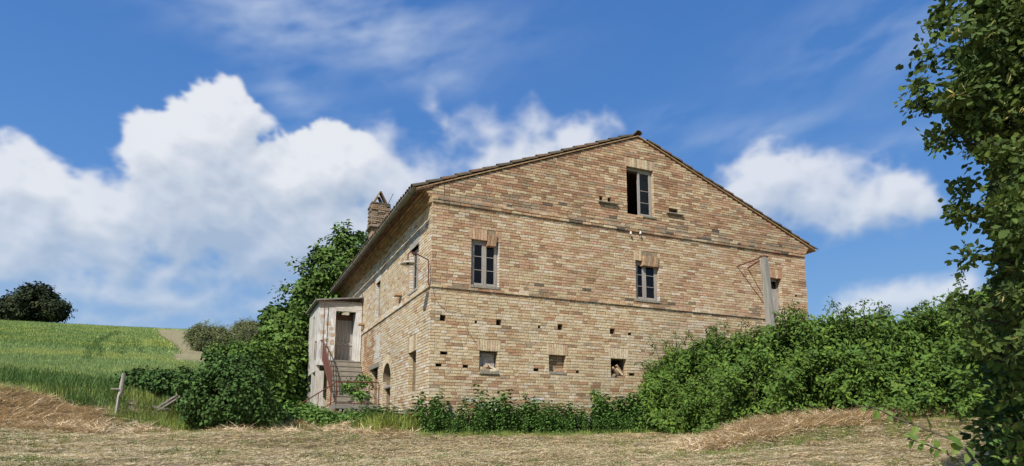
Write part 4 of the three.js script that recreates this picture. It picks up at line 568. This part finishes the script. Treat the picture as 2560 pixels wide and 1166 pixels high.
// bramble thicket in front of the house's right half: a mound of arching canes and three-part leaves
{
  const top = [[1590, 965], [1612, 915], [1680, 882], [1740, 864], [1800, 840], [1860, 842], [1920, 828], [1990, 802], [2060, 800], [2120, 802], [2200, 793], [2280, 797], [2340, 778], [2420, 745], [2600, 690]], bot = [[1590, 1088], [1680, 1098], [1780, 1078], [1850, 1052], [1950, 1040], [2100, 1034], [2300, 1040], [2440, 1052], [2600, 1095]], df = [[1590, 18.6], [1700, 17], [1800, 15.6], [1950, 14.6], [2100, 14], [2300, 13], [2450, 12], [2600, 10.6]];
  const r = rng(33), list = [], leafSpots = []; const g = thing('bramble_thicket', 'broad bramble thicket with bright leaves covering the foot of the brick gable', 'brambles');
  for (let i = 0; i < 7200; i++) {
    const px = 1592 + r() * 1000, s = Math.pow(r(), .85), D0 = table(df, px), lump = fbm(px * .014, s * 2.6, 4, 3) + fbm(px * .05, s * 7, 2, 2) * .7, py = mix(table(bot, px), table(top, px) + fbm(px * .03, 1, 7, 3) * 80, s), D = D0 + 1.7 * Math.pow(s, 1.6) - lump * 2.2 + r() * 1.4, p = atPx(px, py, D); const n = V(-AH.x * .6, .75, -AH.z * .6);
    list.push({ p, q: facing(n, r, .85), s: .8 + r() * .5, c: tint(r, .3, .2) }); if (leafSpots.length < 300 && i % 3 === 0 && px < 2450 && lump > 0) leafSpots.push([atPx(px, py, D - .12), n]);
  }
  for (let i = 0; i < 2600; i++) { const px = 1600 + r() * 1000, s = r() * .93, D = table(df, px) + 1.7 * Math.pow(s, 1.6) + 1.5 + r() * 1.2, p = atPx(px, mix(table(bot, px), table(top, px) + 14, s), D); list.push({ p, q: facing(V(-AH.x * .6, .75, -AH.z * .6), r, .9), s: 1.5 + r() * .5, c: tint(r, .3, .1) }); }
  for (let i = 0; i < 3000; i++) { const px = 1640 + r() * 960, D0 = table(df, px) + 1.7, back = r() * 3.2, p = atPx(px, table(top, px) + 8 + fbm(px * .03, 1, 7, 3) * 80, D0); p.addScaledVector(AH, back); p.y += -.12 * back - .1 + fbm(p.x, 1, p.z, 2) * .4; list.push({ p, q: facing(V(0, 1, 0), r, .8), s: .9 + r() * .5, c: tint(r, .3, .2) }); }
  const canes = []; const cane = (pts) => { canes.push(tube(pts.map((q) => [q.x, q.y, q.z]), .009, 5, 14)); for (let k = 0; k < 13; k++) { const t = k / 13, i = Math.min(pts.length - 2, Math.floor(t * (pts.length - 1))), f = t * (pts.length - 1) - i, p = pts[i].clone().lerp(pts[i + 1], f); list.push({ p: p.add(rv(r).multiplyScalar(.06)), q: facing(V(0, 1, 0), r, .9), s: .55 + r() * .25, c: tint(r, .25, .25) }); } };
  const shoots = []; for (let i = 0; i < 26; i++) { const px = 1640 + r() * 780, py = table(top, px), s = (r() - .5) * 70, h = 18 + r() * 42; shoots.push([[px, py + 25], [px + s * .4, py - h * .5], [px + s, py - h]]); }
  for (const c of [...shoots, [[2052, 830], [2066, 790], [2080, 758]], [[2130, 830], [2170, 795], [2225, 762]], [[2180, 820], [2205, 785], [2215, 764]], [[1800, 850], [1790, 830], [1770, 816]], [[1700, 890], [1680, 865], [1652, 848]], [[1850, 850], [1880, 832], [1905, 822]], [[2400, 800], [2370, 765], [2335, 745]], [[2330, 800], [2290, 780], [2262, 785]], [[1640, 930], [1615, 905], [1585, 912]]]) { const D = table(df, c[0][0]) + 1.5; cane(c.map(([a, b]) => atPx(a, b, D))); }
  for (let i = 0; i < 9; i++) { const px = 1620 + r() * 800, D = table(df, px) + 1.1, a = atPx(px, table(bot, px), D), b = atPx(px + (r() - .5) * 90, mix(table(bot, px), table(top, px), .8), D + 1); canes.push(tube([[a.x, a.y - .2, a.z], [a.x + (r() - .5) * .3, (a.y + b.y) / 2, a.z + .2], [b.x, b.y, b.z]], .012, 5, 10)); }
  part('canes', canes, caneMat, g);
  scatter('foliage', sprig(35, 7, .13, .085, .06, .6), LM.bramble, list, g);
  const one = [0, 1, 2].map((k) => { const q = new Leaves(), R = rng(k + 5); q.leaf(V(0, 0, 0), V(1, .1, 0), V(0, 1, 0), .1 + R() * .02, .07, .18); q.leaf(V(-.01, 0, 0), V(.3, 0, 1), V(.1, 1, 0), .085, .06, .18); q.leaf(V(-.01, 0, 0), V(.3, 0, -1), V(.1, 1, 0), .085, .06, .18); return q.geo(); }), shades = [[.10, .195, .035], [.085, .17, .032], [.15, .23, .045]].map((c) => leafMat(c));
  for (const [p, n] of leafSpots) { const m = new THREE.Mesh(one[Math.floor(r() * 3)], shades[Math.floor(r() * 3)]); m.name = 'leaf'; m.position.copy(p); m.quaternion.copy(facing(n, r, .5)); m.castShadow = true; g.add(m); }
}
// bramble runners climbing the wall beside the third cellar window
{ const r = rng(36), l = []; for (let i = 0; i < 90; i++) { const t = r(), p = V(mix(5.75, 4.95, t) + (r() - .5) * .22, mix(.2, 1.12, t * t) + (r() - .5) * .16, .12 + r() * .25 + (1 - t) * .4); l.push({ p, q: facing(V(-.2, .6, .8), r, .7), s: .5 + r() * .35, c: tint(r, .3, .3) }); } const g = thing('bramble_runner', 'arching bramble runner leaning on the wall below the open cellar window', 'brambles'); part('canes', tube([[5.8, -.2, .6], [5.5, .5, .4], [5.2, .95, .15], [4.95, 1.15, .1]], .009, 5), caneMat, g); scatter('foliage', G.small, LM.bramble, l, g); }

// nettles along the foot of the gable
{
  const variants = [41, 42, 43].map((s) => { const r = rng(s), q = new Leaves(); for (let k = 0; k < 9; k++) { const x = (r() - .5) * .5, z = (r() - .5) * .45, H = .62 + r() * .42, lx = (r() - .5) * .3, lz = (r() - .5) * .3; q.blade(V(x, 0, z), V(lx, 1, lz), V(1, 0, 0), H, .012, 0, .8); q.blade(V(x, 0, z), V(lx, 1, lz), V(0, 0, 1), H, .012, 0, .8); for (let t = .12; t < 1; t += .085) for (const sgn of [0, 1, 2]) { const a = r() * 6.283, d = V(Math.cos(a), -.25 + r() * .4, Math.sin(a)); q.leaf(V(x + lx * t * H, t * H, z + lz * t * H), d, V(0, 1, 0), (.16 - t * .06) * (.8 + r() * .4), .062, .3, .75 + r() * .5); } } return q.geo(); });
  const r = rng(44), L = 'tall nettle clump growing along the foot of the brick gable', N = 'nettles along the gable';
  for (let i = 0; i < 72; i++) { const row = Math.floor(i / 24), x = -.25 + (i % 24) * .31 + (r() - .5) * .25, z = .4 + row * .42 + r() * .35, m = new THREE.Mesh(variants[i % 3], LM.nettle); m.castShadow = m.receiveShadow = true; m.position.set(x, groundY(x, z) - .03, z); m.rotation.y = r() * 6.28; const s = (.68 + r() * .36 + noise3(x * .9, 3, 1) * .35) * [1.22, 1.05, .72][row]; m.scale.set(s * 1.1, s, s * 1.1); tag(add(m, 'nettle_clump'), L, 'nettles', N); }
}

{ // dried grass fanned over the stair landing
  const r = rng(48), q = new Leaves(); for (let i = 0; i < 160; i++) { const a = r() * 6.283, d = V(Math.cos(a) * .5 - .25, .9, Math.sin(a) * .5 + .2).normalize(); q.blade(V((r() - .5) * .5, 0, (r() - .5) * .5), d, V(-Math.sin(a), 0, Math.cos(a)), .45 + r() * .45, .012, .6 + r() * .5, .7 + r() * .5); } const m = new THREE.Mesh(q.geo(), new THREE.MeshStandardMaterial({ color: new THREE.Color().setRGB(.48, .38, .3), roughness: .9, side: THREE.DoubleSide, vertexColors: true })); m.position.set(-.45, .83, -6.5); m.castShadow = m.receiveShadow = true; tag(add(m, 'dry_grass_clump'), 'withered grey-brown grass clump drooping over the stair landing', 'dry grass');
}
{ // weeds and grasses crowding the side wall and the stair foot
  const r = rng(47), q = new Leaves(); for (let k = 0; k < 10; k++) { const x = (r() - .5) * .55, z = (r() - .5) * .5, H = .5 + r() * .5, lx = (r() - .5) * .5, lz = (r() - .5) * .5; q.blade(V(x, 0, z), V(lx, 1, lz), V(1, 0, 0), H, .01, 0, 1); for (let t = .15; t < 1; t += .1) for (let j = 0; j < 2; j++) { const a = r() * 6.283; q.leaf(V(x + lx * t * H, t * H, z + lz * t * H), V(Math.cos(a), r() * .5 - .1, Math.sin(a)), V(0, 1, 0), .12 * (.7 + r() * .6), .035, .3, .75 + r() * .5); } } for (let k = 0; k < 30; k++) { const a = r() * 6.283; q.blade(V((r() - .5) * .5, 0, (r() - .5) * .5), V(Math.cos(a) * .4, 1, Math.sin(a) * .4).normalize(), V(-Math.sin(a), 0, Math.cos(a)), .5 + r() * .4, .01, .4, 1.2 + r() * .6); }
  const g = q.geo(); for (let i = 0; i < 34; i++) { const a = i < 20, x = a ? -.35 - r() * 1.1 : -3.2 + r() * 2.6, z = a ? -3.8 + (i / 20) * 4.3 + r() * .3 : -5.2 + r() * 1.6, m = new THREE.Mesh(g, LM.nettle); m.castShadow = m.receiveShadow = true; m.position.set(x, groundY(x, z) - .03, z); m.rotation.y = r() * 6.28; m.scale.setScalar((a ? .95 : .75) * (.75 + r() * .45)); tag(add(m, 'weed_clump'), a ? 'leafy weed clump growing along the foot of the side wall' : 'leafy weed clump in front of the stair landing', 'weeds', a ? 'weeds along the side wall' : 'weeds before the landing'); }
}
// grass of every kind: nobody could count it
function tuft(seed, n, spread, H, W, lean, droop) { const r = rng(seed), q = new Leaves(); for (let i = 0; i < n; i++) { const a = r() * 6.283, rad = spread * Math.sqrt(r()), d = V(Math.cos(a) * lean * (.3 + r()), 1, Math.sin(a) * lean * (.3 + r())).normalize(), b = r() * 6.283; q.blade(V(Math.cos(b) * rad, 0, Math.sin(b) * rad), d, V(-Math.sin(a), 0, Math.cos(a)), H * (.6 + r() * .7), W, droop * (.5 + r()), .75 + r() * .5); } return q.geo(); }
function litter(seed, n, spread, L, W) { const r = rng(seed), q = new Leaves(); for (let i = 0; i < n; i++) { const a = r() * 6.283, b = r() * 6.283, rad = spread * Math.sqrt(r()), d = V(Math.cos(a), r() * .35 - .05, Math.sin(a)).normalize(); q.blade(V(Math.cos(b) * rad, .004 + r() * .03, Math.sin(b) * rad), d, V(-Math.sin(a), (r() - .5), Math.cos(a)).normalize(), L * (.5 + r()), W, .12, .65 + r() * .7); } return q.geo(); }
const yawQ = (r) => new THREE.Quaternion().setFromAxisAngle(V(0, 1, 0), r() * 6.283);
{
  const r = rng(51), straw = [], green = [], tall = [];
  for (let i = 0; i < 34000; i++) { const D = 9 + Math.pow(r(), .8) * 12.5, t = -.85 + r() * 1.7, [x, z] = fromDR(D, t * D); if (nearRect(x, z, 0, 14, -15, 0) < .2 || z < -4.5 && t > -.42) continue; const rho = D * Math.hypot(1, t); if (t < -.3 && rho > 21) continue; const k = .75 + r() * .5; straw.push({ p: V(x, groundY(x, z) + .005, z), q: yawQ(r), s: .7 + r() * .8, c: [k * (1 + (r() - .5) * .12), k, k * (.95 + (r() - .5) * .2)] }); }
  for (let i = 0; i < 26000; i++) { const D = 9 + r() * 11, t = -.85 + r() * 1.7, [x, z] = fromDR(D, t * D); if (nearRect(x, z, 0, 14, -15, 0) < .2 || (z < -4.5 && t > -.42)) continue; const n = fbm(x * .5, z * .5, 1, 4) + fbm(x * 1.9, z * 1.9, 5, 3) * .6 + .1 * smooth(-.4, -.7, t); if (n < -.02 + r() * .26 && r() > .12) continue; const y = r(); green.push({ p: V(x, groundY(x, z), z), q: yawQ(r), s: .5 + r() * .7, c: [mix(.85, 1.5, y * y), mix(.9, 1.15, y * y), .9] }); }
  scatter('mown_straw', litter(52, 22, .2, .13, .007), LM.straw, straw); scatter('short_grass', tuft(53, 12, .07, .1, .008, .6, .3), LM.grass, green);
  // green fringe and long grass where the mower did not reach
  const fringe = (n, f) => { for (let i = 0; i < n; i++) { const q = f(); if (q) tall.push({ p: V(q[0], groundY(q[0], q[1]) - .02, q[1]), q: yawQ(r), s: q[2] ?? .7 + r() * .6, c: q[3] ?? tint(r, .2, .35) }); } };
  fringe(420, () => { const x = -.8 + r() * 9.5, z = 1.5 + r() * .6 - (x > 6 ? 0 : 0); return [x, z, .28 + r() * .25]; });
  fringe(500, () => { const px = 280 + r() * 420, D = 17.2 + r() * 2.2; const [x, z] = fromDR(D, (px - 1280) / FPX * D); return [x, z, .5 + r() * .5]; });
  fringe(260, () => { const x = -1.3 + r() * 1.3, z = -1.2 + r() * 2; return [x - .1, z, .8 + r() * .7, [1.3 + r() * .5, 1.15 + r() * .2, 1.0]]; });
  fringe(320, () => { const x = -4.2 + r() * 3.4, z = -4.6 + r() * 2.4; return [x, z, .6 + r() * .5]; });
  fringe(520, () => { const px = -30 + r() * 330, D = 17.5 + r() * 3; const [x, z] = fromDR(D, (px - 1280) / FPX * D); const rho = Math.hypot(...toDR(x, z)); return rho > 20.6 ? [x, z, .8 + r() * .5, [.7, .85, .8]] : null; });
  fringe(620, () => { const px = 1690 + r() * 760, D = 12.3 + r() * .9; if (fbm(px * .02, D, 5, 2) < -.05) return null; const [x, z] = fromDR(D, (px - 1280) / FPX * D); return [x, z, .22 + r() * .2]; });
  fringe(700, () => { const px = 200 + r() * 760, D = 15.6 + r() * 1.6; const [x, z] = fromDR(D, (px - 1280) / FPX * D); return fbm(x, z, 3, 2) > -.1 ? [x, z, .16 + r() * .22, [1 + r() * .6, 1 + r() * .2, .9]] : null; });
  scatter('long_grass', tuft(54, 22, .16, .62, .011, .5, .35), LM.grass, tall);
  // dry cut grass heaped on the bank, the mound and by the wall
  const hay = []; const heap = (n, f) => { for (let i = 0; i < n; i++) { const q = f(); if (q) { const k = .72 + r() * .4; hay.push({ p: V(q[0], groundY(q[0], q[1]) + (q[2] ?? .01) + Math.max(0, fbm(q[0] * 1.6, q[1] * 1.6, 12, 3)) * .14, q[1]), q: facing(V(0, 1, 0), r, .5), s: .9 + r() * .8, c: [k * .95, k * .89, k * .84] }); } } };
  heap(3600, () => { const px = -40 + r() * 300, D = 15.2 + r() * 2.1, [x, z] = fromDR(D, (px - 1280) / FPX * D); return [x, z, .02]; });
  heap(3800, () => { const px = 1700 + r() * 860, D = 13 + r() * 1.9, [x, z] = fromDR(D, (px - 1280) / FPX * D); return [x, z, .02 + r() * .03]; });
  heap(900, () => { const px = 200 + r() * 900, D = 15.6 + r() * 1.5, [x, z] = fromDR(D, (px - 1280) / FPX * D); return fbm(x * .8, z * .8, 13, 2) > .02 ? [x, z, .02] : null; });
  for (const [px, D, w] of [[765, 19.6, .6], [870, 19.4, .6], [955, 18.4, .45], [1010, 17.6, .5], [745, 19.2, .4], [1060, 17.2, .3]]) heap(150, () => { const a = r() * 6.283, q = Math.sqrt(r()), [x, z] = fromDR(D + Math.sin(a) * q * .35, (px - 1280) / FPX * D + Math.cos(a) * q * w); return [x, z, .25 * (1 - q * q)]; });
  scatter('dry_cut_grass', litter(55, 26, .17, .15, .007), LM.straw, hay);
}
// the green cereal field, shorter along the wheel tracks, gap shade painted into tufts
{
  const r = rng(56), list = [], list2 = [];
  for (let i = 0; i < 85000; i++) {
    const rho = 20.5 * Math.pow(136 / 20.5, Math.pow(r(), .85)), t = -.86 + r() * .62, D = rho / Math.hypot(1, t), [x, z] = fromDR(D, t * D); if (!inField(x, z)) continue; if (stubble(x, z)) continue; if (nearRect(x, z, -3, 14, -15, 1) < 3) continue;
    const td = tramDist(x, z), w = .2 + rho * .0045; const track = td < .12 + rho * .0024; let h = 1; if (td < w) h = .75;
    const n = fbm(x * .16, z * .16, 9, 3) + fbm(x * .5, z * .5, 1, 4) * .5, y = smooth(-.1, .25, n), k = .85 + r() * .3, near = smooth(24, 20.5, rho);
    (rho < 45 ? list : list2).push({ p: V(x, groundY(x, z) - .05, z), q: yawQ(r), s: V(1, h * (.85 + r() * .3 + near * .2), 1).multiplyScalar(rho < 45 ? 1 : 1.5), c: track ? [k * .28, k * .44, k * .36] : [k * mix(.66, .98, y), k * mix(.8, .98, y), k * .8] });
  }
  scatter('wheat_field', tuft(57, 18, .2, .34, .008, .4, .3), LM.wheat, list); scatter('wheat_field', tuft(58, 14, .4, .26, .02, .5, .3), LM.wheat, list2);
  for (const o of scene.children) if (/^(wheat_field|long_grass|short_grass|mown_straw|dry_cut_grass)/.test(o.name)) { o.userData.category = /straw|dry/.test(o.name) ? 'dry grass' : /wheat/.test(o.name) ? 'crop' : 'grass'; }
}
const L2 = { mown_straw: 'dry mown straw scattered over the foreground', short_grass: 'short green grass sprouting through the mown straw', long_grass: 'uncut long grass along the house, ivy and field edge', dry_cut_grass: 'brown cut grass heaped on the bank and below the brambles', wheat_field: 'green cereal crop on the nearer slope', wheat_field_001: 'green cereal crop on the far slope up to the crest' };
for (const o of scene.children) if (L2[o.name]) o.userData.label = L2[o.name];

// ---------------------------------------------------------------- linden at the right, hazel and bramble sprays in front of it
{
  const edge = [[-700, 2150], [-200, 2300], [0, 2368], [60, 2330], [130, 2306], [200, 2330], [258, 2275], [330, 2345], [380, 2350], [440, 2425], [520, 2395], [600, 2425], [690, 2425], [760, 2405], [830, 2450], [900, 2470], [1000, 2500], [1060, 2540]];
  const r = rng(81), g = thing('linden_tree', 'large dark linden with pale blossoms beside the bramble thicket', 'tree'), list = [], spots = [], flowers = [], twigs = [];
  const [tx, tz] = fromDR(5.4, 5.9), base = V(tx, groundY(tx, tz) - .2, tz);
  const leafAt = (px, py, D, i) => {
    const p = atPx(px, py, D), n = V(-RT.x * .4 - AH.x * .2, .7, -RT.z * .4 - AH.z * .2); list.push({ p, q: facing(n, r, 1.1), s: .6 + r() * .7, c: tint(r, .4, .2) });
    if (px < 2580 && py > -10 && px > table(edge, py) + 60 && spots.length < 300 && i % 9 === 0) spots.push([atPx(px - 4, py, D - .1), n]);
    if (px < 2620 && py < 900 && i % 17 === 0) flowers.push({ p: atPx(px, py, D - .1), q: facing(V(0, -.2, 0).addScaledVector(AH, -1), r, .9), s: .7 + r() * .5, c: [.8 + r() * .5, .85 + r() * .4, .6 + r() * .5] });
  };
  for (let i = 0; i < 4600; i++) { const py = -140 + r() * 1200, D = 4.2 + r() * 1.9; leafAt(table(edge, py) + 165 + fbm(py * .012, D * 1.2, 3, 3) * 90 + (r() < .65 ? r() * 190 : r() * 600), py, D, i); }
  for (let k = 0; k < 230; k++) { const py = -120 + r() * 1160, D = 4.1 + r() * 1.5, px = table(edge, py) + 100 + r() * r() * 120, n = 7 + Math.floor(r() * 9), lx = 18 + r() * 30, ly = 12 + r() * 22; for (let i = 0; i < n; i++) leafAt(px + (r() + r() - 1) * lx, py + (r() + r() - 1) * ly, D + (r() - .5) * .2, i + k); }
  for (const [cx, cy, w] of [[2318, 138, 26], [2302, 212, 14], [2345, 62, 24], [2290, 262, 22], [2335, 252, 24], [2348, 352, 18], [2368, 332, 24], [2404, 470, 18], [2412, 540, 20], [2402, 762, 18], [2424, 800, 20], [2398, 520, 14], [2362, 18, 22], [2420, 640, 18], [2450, 860, 20]]) { const D = 4.2 + r() * .5; for (let i = 0; i < 10; i++) leafAt(cx + (r() + r() - 1) * w * 1.6, cy + (r() + r() - 1) * w, D + (r() - .5) * .15, i + 1); twigs.push(ring([atPx(cx + 160, cy + 30, D + .3), atPx(cx + 70, cy + 4, D + .1), atPx(cx - w * .6, cy, D)], [.01, .006, .002], 5)); }
  // the crown goes on to the right, out of the picture
  for (let i = 0; i < 1600; i++) { const d = rv(r), q = Math.cbrt(r()), c = fromDR(4.6, 5.8), p = V(c[0] + d.x * q * 2.2, 1.8 + d.y * q * 2.0, c[1] + d.z * q * 2.2), [D, R] = toDR(p.x, p.z); if (R / D < .86) continue; list.push({ p, q: facing(V(0, 1, 0), r, .9), s: 1.2 + r() * .6, c: tint(r, .3, .1) }); }
  for (const [x, y, D] of [[2320, 170, 4.6], [2300, 265, 4.7], [2350, 90, 4.8], [2420, 330, 4.6], [2440, 560, 4.8], [2430, 760, 4.9], [2480, 440, 4.5], [2460, 200, 4.6]]) { const a = atPx(x, y, D), b = atPx(2680, y + 90, D + .6), m = a.clone().lerp(b, .5).add(V(0, .12, 0)); twigs.push(ring([b, m, a], [.02, .011, .003], 6)); }
  part('trunk', [limbs(base, V(base.x, 2.8, base.z), .2, [atPx(2680, 100, 5), atPx(2680, 400, 5), atPx(2680, 700, 5), V(base.x + .4, 3.4, base.z + .6), V(base.x + 1, 3.4, base.z - 1)], r), ...twigs], barkMat, g);
  scatter('crown', G.linden, LM.linden, list, g);
  const bl = new Leaves(); for (let i = 0; i < 4; i++) { const d = rv(r); d.y = -Math.abs(d.y) - .4; bl.leaf(V((r() - .5) * .04, 0, (r() - .5) * .04), d, rv(r), .05 + r() * .03, .012, .1, .8 + r() * .4); } scatter('blossoms', bl.geo(), LM.blossom, flowers, g);
  const heart = [0, 1].map((k) => { const q = new Leaves(); q.leaf(V(0, 0, 0), V(1, 0, 0), V(0, 1, 0), (.046 + k * .01), .044, .15 + k * .1); return q.geo(); }), sh = [[.055, .095, .02], [.075, .12, .026], [.042, .075, .018]].map((c) => leafMat(c, .25));
  for (const [p, n] of spots) { const m = new THREE.Mesh(heart[Math.floor(r() * 2)], sh[Math.floor(r() * 3)]); m.name = 'leaf'; m.position.copy(p); m.quaternion.copy(facing(n, r, .6)); m.castShadow = true; g.add(m); }
}
{
  const r = rng(83), mats = [[.15, .25, .045], [.12, .21, .04], [.19, .26, .06]].map((c) => leafMat(c, .35));
  const leafG = [0, 1, 2].map((k) => { const q = new Leaves(); q.leaf(V(0, 0, 0), V(1, .05, 0), V(0, 1, 0), .062 + k * .012, .036 + k * .008, .25); return q.geo(); });
  const spray = (g, pts, D0, D1, n, rad, big = 1) => { const P = pts.map(([a, b], i) => atPx(a, b, mix(D0, D1, i / (pts.length - 1)))); part('branch', tube(P.map((p) => [p.x, p.y, p.z]), rad, 6, 24), caneMat, g); const cv = new THREE.CatmullRomCurve3(P); for (let i = 0; i < n; i++) { const t = .12 + .88 * (i + r() * .6) / n, p = cv.getPoint(Math.min(t, 1)), s = i % 2 ? 1 : -1, d = RT.clone().multiplyScalar(-.5 + r() * .4).add(V(0, s * .5 + (r() - .5) * .5, 0)).addScaledVector(AH, (r() - .5) * 1.2).normalize(), nr = V((r() - .5) * .8, .9, (r() - .5) * .8).addScaledVector(AH, -.7).normalize(), x = d, y = nr.clone().addScaledVector(d, -nr.dot(d)).normalize(), z = x.clone().cross(y), m = new THREE.Mesh(leafG[Math.floor(r() * 3)], mats[Math.floor(r() * 3)]); m.name = 'leaf'; m.quaternion.setFromRotationMatrix(new THREE.Matrix4().makeBasis(x, y, z)); m.position.copy(p); m.scale.setScalar(big * (.75 + r() * .5)); m.castShadow = true; g.add(m); } };
  const h = thing('hazel_bush', 'sunlit light green hazel shoots below the dark linden', 'shrub');
  for (const [pts, n] of [[[[2640, 880], [2560, 900], [2500, 905], [2455, 880]], 16], [[[2640, 960], [2570, 950], [2510, 960], [2472, 978]], 14], [[[2640, 1040], [2580, 1000], [2520, 1000], [2500, 1010]], 14], [[[2640, 800], [2570, 790], [2530, 785], [2512, 780]], 8], [[[2640, 1080], [2580, 1050], [2530, 1060], [2510, 1075]], 16], [[[2640, 1120], [2580, 1100], [2530, 1105], [2490, 1120]], 18], [[[2640, 920], [2590, 930], [2540, 925], [2510, 935]], 14], [[[2640, 860], [2600, 850], [2560, 830], [2540, 815]], 8], [[[2640, 1160], [2590, 1140], [2540, 1140], [2500, 1150]], 16], [[[2640, 1000], [2600, 985], [2560, 975], [2530, 980]], 14]]) spray(h, pts, 5.2, 4.8, n, .0035);
  const [hx, hz] = fromDR(5.4, 4.6); part('stem', [bar([hx, groundY(hx, hz) - .1, hz], [hx - .1, .9, hz], .03, 7, .015), bar([hx, groundY(hx, hz) - .1, hz], [hx + .1, .4, hz + .2], .025, 7, .012)], caneMat, h);
  const under = []; for (let i = 0; i < 900; i++) { const px = 2470 + r() * 300, py = 760 + r() * 420, D = 5.6 + r() * 2.2, p = atPx(px + Math.max(0, 900 - py) * .1, py, D); if (p.y < groundY(p.x, p.z)) continue; under.push({ p, q: facing(V(0, 1, 0), r, .8), s: .7 + r() * .4, c: tint(r, .3, .1) }); } scatter('foliage', G.small, LM.ivy, under, h);
  const b = thing('bramble_cane', 'long bare-stemmed bramble cane arching over the mown bank', 'brambles'); spray(b, [[2500, 1230], [2440, 1150], [2390, 1105], [2310, 1072], [2240, 1045], [2190, 1022], [2140, 1015]], 4.2, 5.0, 18, .006, 1.15);
  const b2 = thing('bramble_cane', 'lower bramble cane with toothed leaves near the mown edge', 'brambles'); spray(b2, [[2440, 1230], [2410, 1165], [2360, 1130], [2310, 1110], [2270, 1098]], 4.3, 4.9, 14, .005, 1.1);
}
renderer.render(scene, camera);
